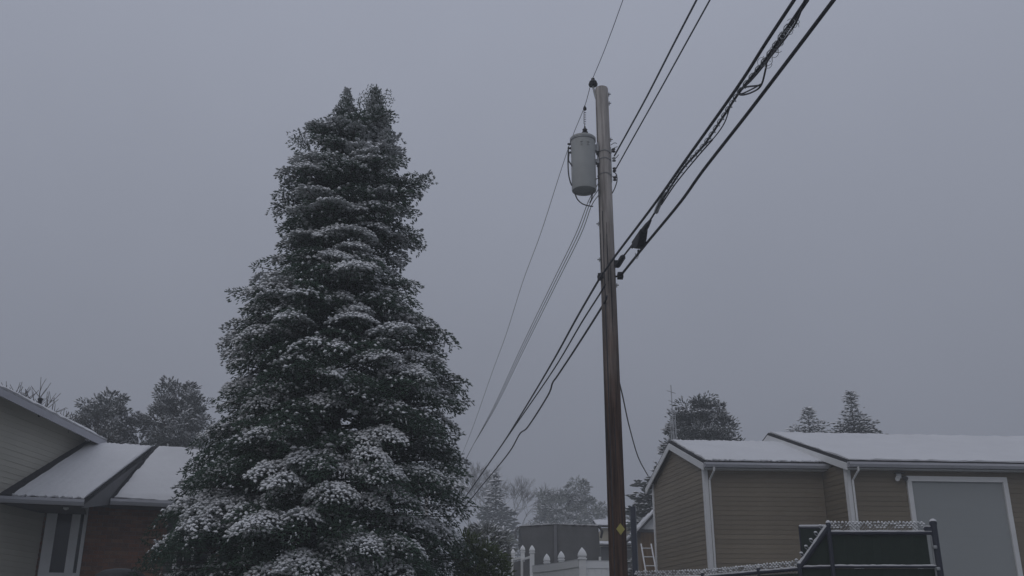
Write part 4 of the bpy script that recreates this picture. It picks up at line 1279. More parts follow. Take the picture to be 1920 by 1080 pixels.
ws = thing('wooden_shed', Vector((P(1212, 1000, 36).x + .6, 36, GZ)), 'small brown wooden shed with snowy gable roof behind the taupe shed', 'shed')
a0, a1 = P(1201, 994, 36), P(1262, 994, 36); ap = P(1231, 960, 36)
m = MB(); m.prism([Vector((a0.x, 36, GZ)), Vector((a1.x, 36, GZ)), a1, ap - Z * .05, a0], (0, 3, 0)); wsw = m.build('wall', M_WOOD, ws)
nb_ = 9
for i in range(nb_):
    x0 = a0.x + (a1.x - a0.x) * i / nb_; x1 = a0.x + (a1.x - a0.x) * (i + 1) / nb_ - .012
    m = MB(); m.hexa([Vector((x0, 35.97, GZ)), Vector((x1, 35.97, GZ)), Vector((x1, 35.998, GZ)), Vector((x0, 35.998, GZ))], [Vector((x0, 35.97, a0.z)), Vector((x1, 35.97, a0.z)), Vector((x1, 35.998, a0.z)), Vector((x0, 35.998, a0.z))]); m.build('plank', M_WOOD, wsw)
m = MB(); m.prism([a0 + Vector((0, -.035, .0)), a1 + Vector((0, -.035, 0)), ap + Vector((0, -.035, -.05))], (0, .03, 0)); m.build('gable_panel', M_PVC, ws)
for (e, s_) in ((a0, -1), (a1, 1)):
    e2 = e + (e - ap).normalized() * .25
    m = MB(); m.hexa([e2 + Vector((0, -.3, 0)), ap + Vector((0, -.3, 0)), ap + Vector((0, 3.3, 0)), e2 + Vector((0, 3.3, 0))], [p + Z * .09 for p in (e2 + Vector((0, -.3, 0)), ap + Vector((0, -.3, 0)), ap + Vector((0, 3.3, 0)), e2 + Vector((0, 3.3, 0)))])
    r_ = m.build('roof', M_SHINGLE, ws)
    s = MB(); s.snow_slab(e2 + Vector((0, -.28, .095)), ap + Vector((0, -.28, .095)), ap + Vector((0, 3.3, .095)), e2 + Vector((0, 3.3, .095)), .10, 10, 10, .01, 5); s.build('snow_cover', M_SNOW, r_, smooth=True)
m = MB(); m.box((a0 + a1) / 2 + Vector((0, -.05, -.03)), (a1.x - a0.x + .1, 0, 0), (0, .06, 0), (0, 0, .10)); m.build('eave_beam', M_SOFFIT, ws)

l0a, l1a = P(1202, 1020, 30.0), P(1212, 1078, 29.0)
ld = thing('ladder', P(1216, 1078, 29.0), 'pale aluminium ladder leaning between the steel post and the taupe shed', 'ladder')
ld.location.z = GZ
rd = Vector((.30, 0.02, 0))
for k in (0, 1):
    m = MB(); d = (l0a - l1a); bt_ = l1a - d * ((l1a.z - GZ) / d.z)
    m.tube([bt_ + rd * k, l0a + rd * k], .022, 6); m.build('rail', M_LADDER, ld)
for i in range(11):
    p = bt_ + (l0a - bt_) * ((i + .5) / 11.0)
    m = MB(); m.tube([p, p + rd], .016, 6); m.build('rung', M_LADDER, ld)

bh_ = thing('beige_house', Vector((P(1150, 1000, 48).x, 48, GZ)), 'distant beige house with low snowy roof, partly hidden by the utility pole', 'house')
a0, a1 = P(1127, 1020, 48), P(1196, 1020, 48)
b0, b1 = P(1129, 990, 50), P(1180, 990, 50)
m = MB(); m.box(Vector(((b0.x + b1.x) / 2, 52, (GZ + b0.z) / 2)), (b1.x - b0.x, 0, 0), (0, 4, 0), (0, 0, b0.z - GZ)); m.build('wall', M_BEIGE, bh_)
m = MB(); q = [Vector((b0.x - .3, 49.7, b0.z)), Vector((b1.x + .3, 49.7, b0.z)), Vector((b1.x + .3, 52, b0.z + .5)), Vector((b0.x - .3, 52, b0.z + .5))]
m.hexa(q, [p + Z * .1 for p in q]); r_ = m.build('roof', M_SHINGLE, bh_)
s = MB(); s.snow_slab(*[p + Z * .103 for p in q], .07, 12, 6, .01, 3); s.build('snow_cover', M_SNOW, r_, smooth=True)
m = MB(); m.box(Vector(((a0.x + a1.x) / 2, 49, (GZ + a0.z - .1) / 2)), (a1.x - a0.x, 0, 0), (0, 1.6, 0), (0, 0, a0.z - .1 - GZ)); m.build('porch', M_SOFFIT, bh_)
m = MB(); q = [Vector((a0.x - .1, 48.0, a0.z - .1)), Vector((a1.x + .1, 48.0, a0.z - .1)), Vector((a1.x + .1, 49.9, a0.z + .15)), Vector((a0.x - .1, 49.9, a0.z + .15))]
m.hexa(q, [p + Z * .08 for p in q]); r_ = m.build('porch_roof', M_SHINGLE, bh_)
s = MB(); s.snow_slab(*[p + Z * .083 for p in q], .10, 12, 6, .01, 3); s.build('snow_cover', M_SNOW, r_, smooth=True)

# ------------------------------------------------------------------ antenna mast
an0, an1 = P(1265, 850, 34), P(1265, 722, 34)
am = thing('antenna_mast', Vector((an0.x, 34, GZ)), 'thin lattice antenna mast rising beside the pine behind the shed', 'antenna')
w_ = .12
c3 = [Vector((w_ * math.cos(a), w_ * math.sin(a), 0)) for a in (0.3, 2.39, 4.49)]
for c in c3:
    m = MB(); m.tube([Vector((an0.x, 34, GZ)) + c, Vector((an0.x, 34, an1.z - 1.0)) + c * .8], .018, 5); m.build('leg', M_MAST, am)
m = MB()
nz = int((an1.z - 1 - GZ) / .4)
for i in range(nz):
    for k in range(3):
        m.tube([Vector((an0.x, 34, GZ + i * .4)) + c3[k] * (1 - .2 * i / nz), Vector((an0.x, 34, GZ + (i + 1) * .4)) + c3[(k + 1) % 3] * (1 - .2 * i / nz)], .008, 4)
m.build('lattice', M_MAST, am)
m = MB(); m.tube([Vector((an0.x, 34, an1.z - 1.3)), Vector((an0.x, 34, an1.z))], .018, 5); m.build('mast_top', M_MAST, am)
for k, (dz, w) in enumerate(((.25, .45), (.6, .35), (.95, .5))):
    m = MB(); m.tube([Vector((an0.x - w * .4, 34 - .2, an1.z - dz)), Vector((an0.x + w * .4, 34 + .2, an1.z - dz))], .012, 4); m.build('aerial_arm', M_MAST, am)

# ------------------------------------------------------------------ trees: foliage made of needle sprigs
def sprig_template(n, L, r, w, seed=0, curl=.55):
    """needles around a twig lying along +x, length L, needle length r"""
    rs_ = np.random.RandomState(seed)
    T = []
    for i in range(n):
        x0 = L * (i + .3) / n
        a = i * 2.399 + rs_.uniform(-.3, .3)
        dirv = np.array([curl, math.cos(a), math.sin(a)]); dirv /= np.linalg.norm(dirv)
        t = np.array([0, -math.sin(a), math.cos(a)])
        p0 = np.array([x0 - .15 * L, 0, 0])
        tip = p0 + dirv * r * rs_.uniform(.8, 1.15)
        ax = np.array([1.0, 0, 0])
        T.append([p0 - ax * w * .5, p0 + ax * w * .5 + t * w * .3, tip])
    return np.array(T)
def snow_template(L, w, t):
    e0, e1 = np.array([-.02 * L, 0, 0.0]), np.array([L * 1.02, 0, -.1 * t])
    s0, s1 = np.array([.45 * L, w, 0.1 * t]), np.array([.55 * L, -w, 0.1 * t])
    top, bot = np.array([.5 * L, 0, t]), np.array([.5 * L, 0, -.25 * t])
    return np.array([[e0, s1, top], [s1, e1, top], [e1, s0, top], [s0, e0, top]])
def finger_template(L, r, nneed, nl, nw, seed=0):
    """blunt needle-covered shoot along +x: a three-sided spindle with a few needles standing off it"""
    q = np.random.RandomState(seed)
    b, t = np.array([-.1 * L, 0, 0]), np.array([L, 0, 0])
    ring = [np.array([L * .5, r * math.cos(a), r * math.sin(a)]) for a in (math.pi / 2, math.pi / 2 + 2.094, math.pi / 2 + 4.189)]
    T = []
    for k in range(3):
        T.append([b, ring[(k + 1) % 3], ring[k]]); T.append([ring[k], ring[(k + 1) % 3], t])
    for i in range(nneed):
        a = i * 2.399 + q.uniform(-.3, .3); x0 = L * (.25 + .7 * i / nneed)
        d = np.array([.8, math.cos(a), math.sin(a)]); d /= np.linalg.norm(d)
        p0 = np.array([x0, 0, 0]); tn = np.array([0, -math.sin(a), math.cos(a)])
        T.append([p0 - tn * nw, p0 + tn * nw, p0 + d * nl])
    return np.array(T)
def lump_template(L, w, t):
    ring = [np.array([L * (.5 + .5 * math.cos(k * math.pi / 3)), w * math.sin(k * math.pi / 3), 0.0]) for k in range(6)]
    top = np.array([.5 * L, 0, t])
    mid = [np.array([L * (.5 + .30 * math.cos(k * math.pi / 3 + .5)), w * .6 * math.sin(k * math.pi / 3 + .5), t * .8]) for k in range(6)]
    return np.array([[ring[k], ring[(k + 1) % 6], top] for k in range(6)])
def place(T, p, a, up, s):
    """instances of the template T at p with axis a, up vector up and scale s -> triangles"""
    a = a / np.linalg.norm(a, axis=1, keepdims=True)
    sd_ = np.cross(up, a); nn = np.linalg.norm(sd_, axis=1, keepdims=True); sd_ = sd_ / np.maximum(nn, 1e-6)
    u = np.cross(a, sd_)
    Rm = np.stack([a, sd_, u], axis=2)                       # columns
    q = np.einsum('nij,tkj->ntki', Rm, T)
    if np.ndim(s) == 1: q = q * s[:, None, None, None]
    else: q = q * s[:, None, None, :] if False else q
    q = q + p[:, None, None, :]
    return q.reshape(-1, 3, 3)
UPA = np.array([0, 0, 1.0])

def bough(rs_, root, tip, width, foliage_len, step, drop, lat):
    """sprigs on one pad-like spray that arches over at its end; returns p, a, up, exposure (0 inner .. 1 tip, -1 hanging)"""
    ax = tip - root; L = np.linalg.norm(ax); ax = ax / L
    side = np.cross(ax, UPA); side /= max(np.linalg.norm(side), 1e-6)
    roll = rs_.uniform(-.22, .22)
    up = np.cross(side, ax)
    side = side * math.cos(roll) + up * math.sin(roll); up = np.cross(side, ax)
    fl = min(foliage_len, L * .97)
    dl = min(.55, fl * .8)
    Ps, As, Us, Ex = [], [], [], []
    hw = max(width, .12)
    s = 0.0
    k = 0
    while s < fl:
        e = max(0.0, 1 - s / dl)
        c = tip - ax * s + up * (drop * (1 - e * e))          # the arch: flat inside, bending down at the tip
        sl = -2 * drop * e / dl
        tang = ax + up * sl; tang /= np.linalg.norm(tang)
        upl = np.cross(side, tang)
        w = width * min(1.0, .30 + (s / (fl * .45)) ** .7) * (1 - .4 * max(0, (s - fl * .6) / (fl * .4)))
        for sg in (-1, 1):
            wl = w * rs_.uniform(.75, 1.1)
            ang = math.radians(rs_.uniform(48, 72))
            d = tang * math.cos(ang) + side * sg * math.sin(ang)
            n = max(2, int(wl / step))
            i = np.arange(n)
            dist = (i + .2) / n * wl
            q = (dist / max(width, .12))
            p = c[None, :] + d[None, :] * dist[:, None] - upl[None, :] * (lat * q ** 2)[:, None] + upl[None, :] * rs_.uniform(-.03, .03)
            alt = np.where(i % 2 == 0, 1, -1) * rs_.uniform(.3, .8, n)
            perp = np.cross(upl, d)
            a = d[None, :] + perp[None, :] * alt[:, None] + rs_.normal(0, .16, (n, 3)) + upl[None, :] * (rs_.uniform(.0, .45, n) - 1.4 * lat * q / max(width, .12))[:, None]
            Ps.append(p); As.append(a); nl = upl[None, :] + side[None, :] * (sg * 2 * lat * q / hw)[:, None]; nl = nl / np.linalg.norm(nl, axis=1, keepdims=True)
            Us.append(nl); Ex.append(np.full(n, 1 - s / max(fl, 1e-3)))
        Ps.append(c[None, :]); As.append((tang + rs_.normal(0, .15, 3))[None, :] + upl[None, :] * .2); Us.append(upl[None, :]); Ex.append(np.array([1 - s / max(fl, 1e-3)]))
        if k % 2 == 0:                                        # hanging twigs that thicken the pad from below
            n = 9
            q = c[None, :] + side[None, :] * rs_.uniform(-w * .75, w * .75, n)[:, None] - upl[None, :] * rs_.uniform(.03, .20, n)[:, None]
            a = tang[None, :] * .7 - UPA[None, :] * rs_.uniform(.2, .8, n)[:, None] + rs_.normal(0, .3, (n, 3))
            Ps.append(q); As.append(a); Us.append(np.tile(UPA, (n, 1))); Ex.append(np.full(n, -1.0))
        s += step * 1.25; k += 1
    return np.concatenate(Ps), np.concatenate(As), np.concatenate(Us), np.concatenate(Ex)

def wood_tubes(segs, n=5):
    m = MB()
    for pts, rs_ in segs: m.tube(pts, rs_, n, cap=False)
    return m

# --- the big spruce
TYS = 15.0
SIL = [(168, 643, 657), (185, 636, 668), (205, 626, 690), (235, 612, 738), (262, 572, 752), (300, 566, 765), (330, 566, 802), (355, 545, 800), (382, 512, 795), (420, 516, 790), (445, 515, 790), (480, 522, 775),
       (520, 502, 762), (548, 462, 772), (575, 448, 795), (600, 420, 822), (650, 428, 830), (700, 406, 866), (740, 414, 876), (780, 402, 868), (830, 386, 856), (880, 362, 882), (930, 346, 902), (980, 332, 882), (1030, 292, 880), (1080, 276, 868),
       (1140, 300, 860), (1190, 330, 830)]
sil = []
for (y, xl, xr) in SIL:
    a = P(xl, y, TYS); b = P(xr, y, TYS)
    sil.append((a.z, a.x, b.x))
sil.sort()
sz = np.array([s[0] for s in sil]); sxl = np.array([s[1] for s in sil]); sxr = np.array([s[2] for s in sil])
tbase = P(606, 1080, TYS); ttop = P(651, 166, TYS); t2top = P(705, 163, TYS)
gzs = ground_z(tbase.x, TYS)
def axis_x(z):
    t = (z - gzs) / (ttop.z - gzs)
    return tbase.x + .02 + (P(652, 300, TYS).x - tbase.x - .02) * min(1, max(0, t) * 1.15)
spruce = thing('spruce_tree', Vector((tbase.x, TYS, gzs)), 'tall dense spruce with two tops and snow-laden boughs, left of the pole', 'tree')
rs_ = np.random.RandomState(11)
NEED = finger_template(.056, .0092, 2, .034, .0048, 1)
SNOWT = lump_template(.046, .0165, .015)
leafs, snows, segs, frost = [], [], [], []
zz = np.linspace(gzs - .2, P(651, 240, TYS).z, 24)
segs_tr = MB(); segs_tr.tube([Vector((axis_x(z) if z > gzs + 1 else tbase.x + .02, TYS, z)) for z in zz], [max(.02, .17 * (1 - (z - gzs) / (ttop.z - gzs)) + .012) for z in zz], 10)
zz2 = np.linspace(0, 1, 8)
st = Vector((axis_x(P(690, 330, TYS).z), TYS, P(690, 330, TYS).z))
segs_tr.tube([st + (t2top - st) * t + Vector((.10 * math.sin(math.pi * t), 0, 0)) for t in zz2], [.035 * (1 - t) + .008 for t in zz2], 7)
st1 = Vector((axis_x(P(651, 240, TYS).z), TYS, P(651, 240, TYS).z))
segs_tr.tube([st1, (st1 + ttop) / 2, ttop], [.022, .014, .006], 6)
segs_tr.build('trunk', M_BARK, spruce, smooth=True)

def snow_noise(p):
    """patchiness of the snow, in metres"""
    return (np.sin(p[:, 0] * 2.1 + 1.3 * np.sin(p[:, 2] * 1.7)) + np.sin(p[:, 2] * 2.9 + p[:, 1] * 1.7 + .8) + np.sin(p[:, 0] * 4.3 + p[:, 2] * 3.7)) / 3

def add_bough(root, tip, width, fl, drop, snow_amt, step=.043, lat=.22, size=1.0, rime=.05):
    p, a, u, ex = bough(rs_, np.array(root), np.array(tip), width, fl, step, drop, lat)
    up = np.tile(UPA, (len(p), 1))
    s = rs_.uniform(.85, 1.3, len(p)) * size
    hold = np.clip((u[:, 2] - .60) / .22, 0, 1)              # steep skirts shed their snow
    prob = snow_amt * np.clip((ex - .05) * 2.4, 0, 1) * (ex > -.5) * hold
    prob = prob * np.clip(1.1 + 1.2 * snow_noise(p), .05, 1.5)
    prob = np.maximum(prob, rime)                              # rime on every shoot here and there
    k = rs_.uniform(0, 1, len(p)) < prob
    leafs.append((p[~k], a[~k], up[~k], s[~k]))
    if k.any():
        an = a[k] / np.linalg.norm(a[k], axis=1, keepdims=True)
        sp_ = p[k] + UPA * .008 + an * rs_.uniform(-.005, .012, (k.sum(), 1))
        hk = hold[k] * np.clip(ex[k] * 2, 0, 1)
        frost.append((p[k], a[k], up[k], s[k]))
        snows.append((sp_ + UPA * (.006 * hk)[:, None], an + rs_.normal(0, .12, (k.sum(), 3)), UPA * .7 + u[k] * .3, s[k] * rs_.uniform(.7, 1.2, k.sum()) * (.65 + .75 * hk)))

zmin, zmax = gzs + .25, P(651, 250, TYS).z
z = zmin
while z < zmax:
    xl, xr = np.interp(z, sz, sxl), np.interp(z, sz, sxr)
    ax_ = axis_x(z)
    hfrac = (z - gzs) / (ttop.z - gzs)
    Rm_ = (xr - xl) / 2
    nb_ = max(7, int(2 * math.pi * Rm_ / (.56 - .12 * hfrac)))
    ph = rs_.uniform(0, 6.28)
    for i in range(nb_):
        a = ph + 2 * math.pi * (i + rs_.uniform(-.35, .35)) / nb_
        ca, sa = math.cos(a), math.sin(a)
        rr_ = (xr - ax_) if ca > 0 else (ax_ - xl) * (.93 + .10 * min(1, max(0, (.30 - hfrac) / .15)))
        R = math.sqrt((rr_ * ca) ** 2 + (Rm_ * sa) ** 2)
        if (sa > .35 and rs_.uniform() < .78): continue          # rear side, thinner
        R *= rs_.uniform(.91, 1.07) if rs_.uniform() > .2 else rs_.uniform(.74, .92)
        zt = z + rs_.uniform(-.30, .30)
        drop = (.30 * (1 - hfrac) + .09) * rs_.uniform(.5, 1.25)
        rise = R * (.26 * hfrac - .12) + rs_.uniform(-.08, .08)
        tip = (ax_ + ca * R, TYS + sa * R, zt)
        root = (ax_, TYS, zt - rise)
        wdt = min(.38, .13 + .18 * R) * rs_.uniform(.65, 1.25)
        fl = min(1.25, R * .9)
        roll_ = rs_.uniform()
        amt = 1.7 if roll_ > .50 else (.30 if roll_ > .28 else .03)
        # less snow low on the right, which faces away from the wind
        sn_amt = amt * (1.0 - .65 * max(0, ca) * (1 - .7 * hfrac)) * (.75 if hfrac > .62 else 1.0)
        add_bough(root, tip, wdt, fl, drop, sn_amt, lat=(.24 - .16 * hfrac) * wdt / .40, rime=.02 + .10 * hfrac)
        segs.append(([Vector(root), Vector(root) * .4 + Vector(tip) * .6 - Z * .03, Vector(tip)], [.022, .012, .004]))
        if i % 3 == 0 and R > .8:                              # shaded inner spray
            b_ = a + rs_.uniform(-.3, .3); R2 = R * rs_.uniform(.55, .78)
            tip2 = (ax_ + math.cos(b_) * R2, TYS + math.sin(b_) * R2, zt + rs_.uniform(-.25, .1))
            add_bough(root, tip2, wdt * 1.2, min(.8, R2 * .8), drop * .5, .10, .075, size=1.9)
    z += .31 - .08 * hfrac + .03 * rs_.uniform(-1, 1)
# the two leaders
def leader(x0, z0, top, r0, n):
    for i in range(n):
        t = i / n
        c = np.array([x0 + (top.x - x0) * t, TYS, z0 + (top.z - z0) * t])
        R = r0 * (1 - t) ** 1.15 + .012
        k = 6 if t < .6 else 4
        for j in range(k):
            a = i * 1.1 + j * 6.283 / k
            Rj = R * rs_.uniform(.55, 1.35)
            tip = c + np.array([math.cos(a) * Rj, math.sin(a) * Rj, Rj * rs_.uniform(.2, .8)])
            add_bough(c, tip, .02 + .10 * (1 - t), Rj * .9, .0, .8, .040, .01, size=.85 if t < .6 else .65, rime=.25)
    p = np.array([[top.x, TYS, top.z - .06 - .06 * i] for i in range(6)])
    leafs.append((p, np.tile(UPA, (6, 1)) + rs_.normal(0, .1, (6, 3)), np.tile([0, 1.0, 0], (6, 1)), np.full(6, .8)))
leader(P(646, 285, TYS).x, P(646, 285, TYS).z, ttop, .36, 24)
leader(P(702, 300, TYS).x, P(702, 300, TYS).z, t2top, .36, 24)
# spiky shoots on the second top, and the long tip on the left
for (px, py, bx, by) in ((695, 172, 702, 200), (705, 162, 704, 195), (714, 170, 706, 200), (722, 183, 708, 208), (690, 186, 700, 208), (672, 188, 676, 215), (560, 243, 575, 285), (570, 252, 580, 285), (553, 258, 575, 280), (596, 240, 600, 270), (808, 326, 770, 345), (790, 442, 760, 455), (512, 382, 545, 395)):
    a, b = P(bx, by, TYS - .1), P(px, py, TYS - .1)
    add_bough(a, b, .022, (b - a).length, 0, .5, .032, .004, size=.8, rime=.3)
pp_ = np.concatenate([l[0] for l in leafs]); aa_ = np.concatenate([l[1] for l in leafs]); uu_ = np.concatenate([l[2] for l in leafs]); ss_ = np.concatenate([l[3] for l in leafs])
print('spruce sprigs', len(pp_))
cr = tri_object('crown', place(NEED, pp_, aa_, uu_, ss_), M_NEEDLE, spruce)
sp_ = np.concatenate([l[0] for l in snows]); sa_ = np.concatenate([l[1] for l in snows]); su_ = np.concatenate([l[2] for l in snows]); ss2 = np.concatenate([l[3] for l in snows])
print('spruce snow', len(sp_))
tri_object('bough_snow', place(SNOWT, sp_, sa_, su_, ss2), M_BOUGH_SNOW, cr)
fr_ = [np.concatenate([l[i] for l in frost]) for i in range(4)]
tri_object('frosted_shoots', place(NEED, *fr_), M_RIME, cr)
wood_tubes(segs).build('branches', M_BARK, spruce)

# --- round-headed pines and other crowns built of tufts
def tuft_tree(name, label, base, lobes, n_clumps, clump_r, leaf_m, seed, sprig_len=.22, per=34, snow=.5, trunk_r=.18, group=None, needles=9, cat='tree', squash=.8, snow_m=None, trunk_m=None):
    """lobes: (centre, radii) ellipsoids; foliage clumps sit mostly near their surfaces"""
    r_ = np.random.RandomState(seed)
    root = thing(name, base, label, cat, group)
    T = finger_template(sprig_len, sprig_len * .16, 1, sprig_len * .5, sprig_len * .07, seed)
    ST = lump_template(sprig_len * .95, sprig_len * .30, sprig_len * .28)
    vol = np.array([l[1][0] * l[1][1] * l[1][2] for l in lobes]); vol = vol / vol.sum()
    P_, A_, SP, SA = [], [], [], []
    wood = MB()
    topz = max(l[0].z for l in lobes)
    cx = Vector((base.x, base.y, 0))
    wood.tube([base - Z * .2, (base + lobes[0][0]) / 2, lobes[0][0]], [trunk_r, trunk_r * .8, trunk_r * .35], 8)
    for l in lobes[1:]:
        wood.tube([Vector((lobes[0][0].x, lobes[0][0].y, max(base.z + 1, lobes[0][0].z - 1.5))), (lobes[0][0] + l[0]) / 2 - Z * .3, l[0]], [trunk_r * .5, trunk_r * .35, trunk_r * .12], 6)
    for i in range(n_clumps):
        li = r_.choice(len(lobes), p=vol)
        c, rad = np.array(lobes[li][0]), np.array(lobes[li][1])
        d = r_.normal(0, 1, 3); d /= np.linalg.norm(d)
        rr_ = r_.uniform(.30, 1.0) ** .4
        q = c + d * rad * rr_
        cr_ = clump_r * r_.uniform(.6, 1.3)
        n = int(per * r_.uniform(.7, 1.3))
        v = r_.normal(0, 1, (n, 3)); v /= np.linalg.norm(v, axis=1, keepdims=True)
        v[:, 2] = v[:, 2] * squash + .15
        p = q + v * cr_ * r_.uniform(.35, 1, (n, 1)) * np.array([1, 1, .75])
        P_.append(p); A_.append(v + d * .3)
        k = (v[:, 2] > .12) & (r_.uniform(0, 1, n) < snow * r_.choice((.1, .5, 2.2)))
        if k.any():
            SP.append(p[k] + UPA * sprig_len * .10); SA.append(v[k] * np.array([1, 1, .7]) + d * .3)
        if i % 4 == 0:
            ctr = Vector(lobes[li][0])
            wood.tube([ctr - Z * .3, Vector(q)], [trunk_r * .14, trunk_r * .05], 4, cap=False)
    wood.build('trunk', trunk_m or M_BARK, root)
    p = np.concatenate(P_); a = np.concatenate(A_)
    crn = tri_object('crown', place(T, p, a, np.tile(UPA, (len(p), 1)) + r_.normal(0, .2, (len(p), 3)), r_.uniform(.7, 1.3, len(p))), leaf_m, root)
    if SP:
        p = np.concatenate(SP); a = np.concatenate(SA)
        tri_object('snow', place(ST, p, a, np.tile(UPA, (len(p), 1)), r_.uniform(.8, 1.6, len(p))), snow_m or M_SNOW_T, crn)
    return root
def lobe(px, py, Y, rx, ry=None, depth=None):
    c = P(px, py, Y); k = px_scale(c)
    return (c, (rx * k, (depth or rx) * k, (ry or rx) * k))

def tree_base(px, Y):
    c = P(px, 1000, Y); return Vector((c.x, Y, ground_z(c.x, Y)))
Y = 40
tuft_tree('pine_tree', 'round-topped snowy pine behind the brick house, nearer the gable', tree_base(190, Y),
          [lobe(195, 800, Y, 48, 40), lobe(176, 762, Y, 22, 20), lobe(207, 757, Y, 24, 22), lobe(150, 785, Y, 24, 18), lobe(190, 860, Y, 60, 45), lobe(225, 795, Y, 16, 24)], 170, .36, M_PINE, 21, snow=.65, per=62, sprig_len=.14)
tuft_tree('pine_tree', 'taller round-topped snowy pine behind the brick house, beside the spruce', tree_base(325, Y + 1),
          [lobe(325, 790, Y + 1, 62, 45), lobe(332, 748, Y + 1, 32, 32), lobe(290, 745, Y + 1, 10, 14), lobe(280, 775, Y + 1, 28, 22), lobe(365, 765, Y + 1, 24, 24), lobe(320, 860, Y + 1, 80, 50), lobe(385, 800, Y + 1, 24, 24)], 260, .36, M_PINE, 22, snow=.75, per=62, sprig_len=.14)
tuft_tree('pine_tree', 'broad dark pine rising behind the taupe shed roof', tree_base(1318, 38),
          [lobe(1316, 748, 38, 19, 20), lobe(1303, 772, 38, 30, 20), lobe(1334, 776, 38, 26, 20), lobe(1284, 800, 38, 32, 24), lobe(1350, 806, 38, 32, 24), lobe(1260, 806, 38, 13, 11), lobe(1320, 850, 38, 68, 46)], 270, .34, M_PINE, 23, snow=.45, sprig_len=.13, per=62)

def small_conifer(name, label, px_top, py_top, half_w, py_ref, Y, seed, snow=.5, m=None, nlay=16, base_w=None, shape=1.0):
    """layered conifer; half_w: half width in pixels at py_ref"""
    r_ = np.random.RandomState(seed)
    top = P(px_top, py_top, Y); ref = P(px_top, py_ref, Y)
    slope = 1.12 * half_w * px_scale(ref) / (top.z - ref.z)
    bz_ = ground_z(top.x, Y)
    root = thing(name, Vector((top.x, Y, bz_)), label, 'tree')
    k = Y / 15.0
    T = finger_template(.17 * k * .5, .030 * k * .5, 0, .06 * k * .5, .010 * k * .5, seed)
    ST = snow_template(.17 * k * .5, .034 * k * .5, .034 * k * .5)
    P_, A_, E_ = [], [], []
    global rs_
    H = top.z - bz_
    z = top.z - .06
    wood = MB(); wood.tube([Vector((top.x, Y, bz_ - .2)), Vector((top.x, Y, bz_ + H * .6)), top], [.03 * H * .6, .012 * H, .01], 7)
    lay = 0
    while z > bz_ + H * .12:
        R = max(.05, (top.z - z) * slope) if (top.z - z) * slope < (base_w or 99) else base_w
        n = max(5, int(2 * math.pi * R / ((.30 if top.z - z < .40 * H else .6) * k * .6)))
        for i in range(n):
            a = lay * .7 + 6.283 * (i + r_.uniform(-.3, .3)) / n
            Rr = R * r_.uniform(.55, 1.15) * (1.0 + .18 * math.sin(lay * 1.9))
            d = np.array([math.cos(a), math.sin(a), 0])
            c = np.array([top.x, Y, z])
            m_ = max(3, int(Rr / (.10 * k * .6)))
            t = (np.arange(m_) + .5) / m_
            p = c + d * (Rr * t)[:, None] + UPA * (Rr * (.12 * t - .05))[:, None]
            for sg in (-1, 0, 1):
                sd_ = np.array([-d[1], d[0], 0]) * sg
                pw = p + sd_ * (np.minimum(.2 * k * .6, Rr * .25) * r_.uniform(.3, 1.1, m_) * (1.15 - t))[:, None]
                P_.append(pw + r_.normal(0, .02 * k, (m_, 3))); A_.append(d + sd_ * .7 + r_.normal(0, .2, (m_, 3))); E_.append(t)
            if i % 2 == 0: wood.tube([Vector(c), Vector(c + d * Rr)], [.02, .006], 4, cap=False)
        z -= .11 * k * .62
        lay += 1
    wood.build('trunk', M_BARK, root)
    p = np.concatenate(P_); a = np.concatenate(A_); e = np.concatenate(E_)
    crn = tri_object('crown', place(T, p, a, np.tile(UPA, (len(p), 1)) + r_.normal(0, .3, (len(p), 3)), r_.uniform(1.05, 1.75, len(p)) * np.clip((top.z - p[:, 2]) / (.25 * H), .35, 1)), m or M_PINE, root)
    kk = r_.uniform(0, 1, len(p)) < snow * (.4 + .6 * e)
    tri_object('snow', place(ST, p[kk] + UPA * .010 * k, a[kk] * np.array([1, 1, .4]), np.tile(UPA, (kk.sum(), 1)), r_.uniform(.6, 1.4, kk.sum())), M_SNOW_T, crn)
    return root
small_conifer('fir_tree', 'shorter of the two firs behind the garage roof, on its left', 1514, 766, 32, 808, 48, 31, base_w=2.2)
small_conifer('fir_tree', 'taller of the two firs standing behind the garage roof', 1594, 737, 34, 800, 46, 32, base_w=2.4)
small_conifer('fir_tree', 'fir whose ragged edge shows left of the taupe shed gable', 1262, 815, 46, 900, 42, 33, base_w=2.0)
small_conifer('fir_tree', 'hazy conifer beside the bare tree, right of the spruce', 930, 893, 38, 1000, 140, 34, snow=.8, base_w=5.2)

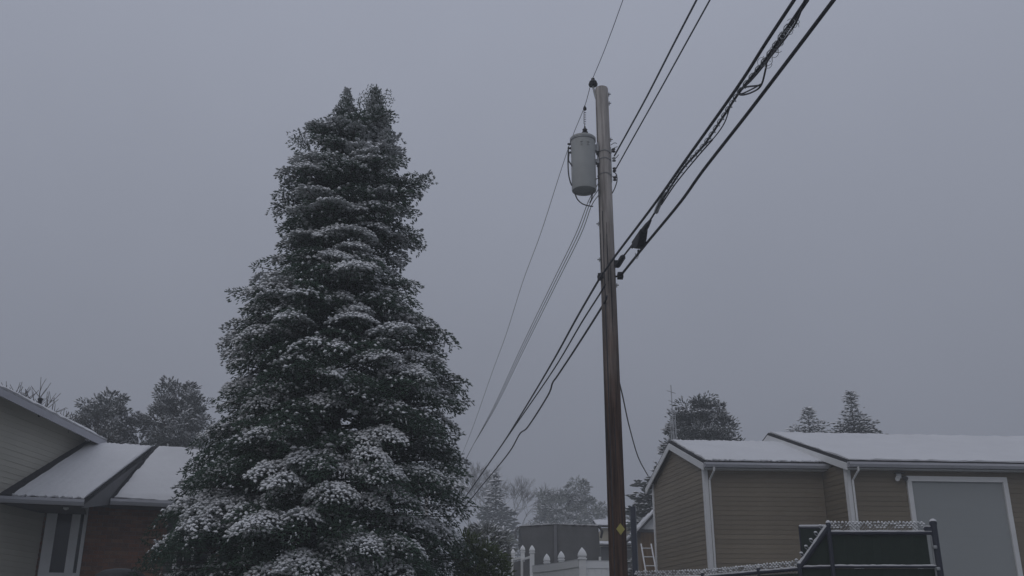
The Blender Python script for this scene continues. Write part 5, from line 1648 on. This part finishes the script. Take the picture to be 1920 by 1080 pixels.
# --- bare and frosted trees
def bare_tree(name, label, px, py_top, half_w, Y, seed, m=None, depth=6, r0=.2, group=None, lean=0, thin=1.0, spread=1.0):
    r_ = random.Random(seed)
    top = P(px, py_top, Y); bz_ = ground_z(top.x, Y)
    H = top.z - bz_
    root = thing(name, Vector((top.x, Y, bz_)), label, 'tree', group)
    tr_m, cw = MB(), MB()
    def grow(p, d, L, r, lev):
        q = p + d * L
        mid = (p + q) / 2 + Vector((r_.uniform(-1, 1), r_.uniform(-1, 1), 0)) * L * .06
        (tr_m if lev < 2 else cw).tube([p, mid, q], [r, r * .85, r * .7], 5 if lev < 3 else 3, cap=False)
        if lev >= depth: return
        n = r_.choice((2, 3, 3)) if lev < depth - 1 else 4
        for _ in range(n):
            ax = Vector((r_.uniform(-1, 1), r_.uniform(-1, 1), r_.uniform(-.25, .6)))
            nd = (d * .9 + ax * .75 * spread).normalized()
            nd.z = max(nd.z, -.1)
            grow(p.lerp(q, r_.uniform(.65, 1.0)), nd, L * r_.uniform(.66, .88), max(r * .62, .010 * thin), lev + 1)
    L0 = H / 3.1
    grow(Vector((top.x, Y, bz_ - .2)), Vector((lean, 0, 1)).normalized(), L0, r0, 0)
    tr_m.build('trunk', m or M_TWIG, root); cw.build('crown', m or M_TWIG, root)
    return root
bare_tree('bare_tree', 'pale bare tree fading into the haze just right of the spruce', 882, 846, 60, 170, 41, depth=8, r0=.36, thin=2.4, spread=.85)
bare_tree('bare_tree', 'dark bare branches poking above the wing roof at the left edge', 14, 655, 40, 34, 46, M_BARK, depth=6, r0=.16, thin=1.3, spread=.9)
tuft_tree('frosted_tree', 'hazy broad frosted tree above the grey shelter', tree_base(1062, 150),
          [lobe(1052, 960, 150, 46, 34), lobe(1080, 920, 150, 22, 18), lobe(1026, 945, 150, 24, 20), lobe(1105, 960, 150, 32, 26), lobe(1055, 1000, 150, 66, 40)], 380, .95, M_FROSTHAZE, 51, sprig_len=.44, snow=.5, per=44, trunk_r=.3)
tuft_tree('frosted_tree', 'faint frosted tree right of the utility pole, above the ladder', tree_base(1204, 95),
          [lobe(1207, 985, 95, 26, 20), lobe(1195, 1000, 95, 24, 20)], 80, .8, M_FROSTHAZE, 53, sprig_len=.45, snow=.5, per=24, trunk_r=.25)
# shrubs at the foot of the spruce
tuft_tree('evergreen_shrub', 'yellow-green evergreen shrub between the spruce and the white fence', tree_base(900, 17.5),
          [lobe(905, 1065, 17.5, 40, 48), lobe(925, 1045, 17.5, 22, 24), lobe(880, 1045, 17.5, 30, 40), lobe(905, 1110, 17.5, 55, 50)], 300, .17, M_SHRUB, 61, sprig_len=.075, snow=.10, per=42, trunk_r=.04, cat='shrub')
tuft_tree('evergreen_shrub', 'taller frosted green shrub behind the yellow-green one, right of the spruce', tree_base(918, 24),
          [lobe(932, 1030, 24, 24, 30), lobe(905, 1020, 24, 30, 30), lobe(915, 1080, 24, 38, 50)], 220, .22, M_FROSTHAZE, 62, sprig_len=.12, snow=.45, per=30, trunk_r=.05, cat='shrub')
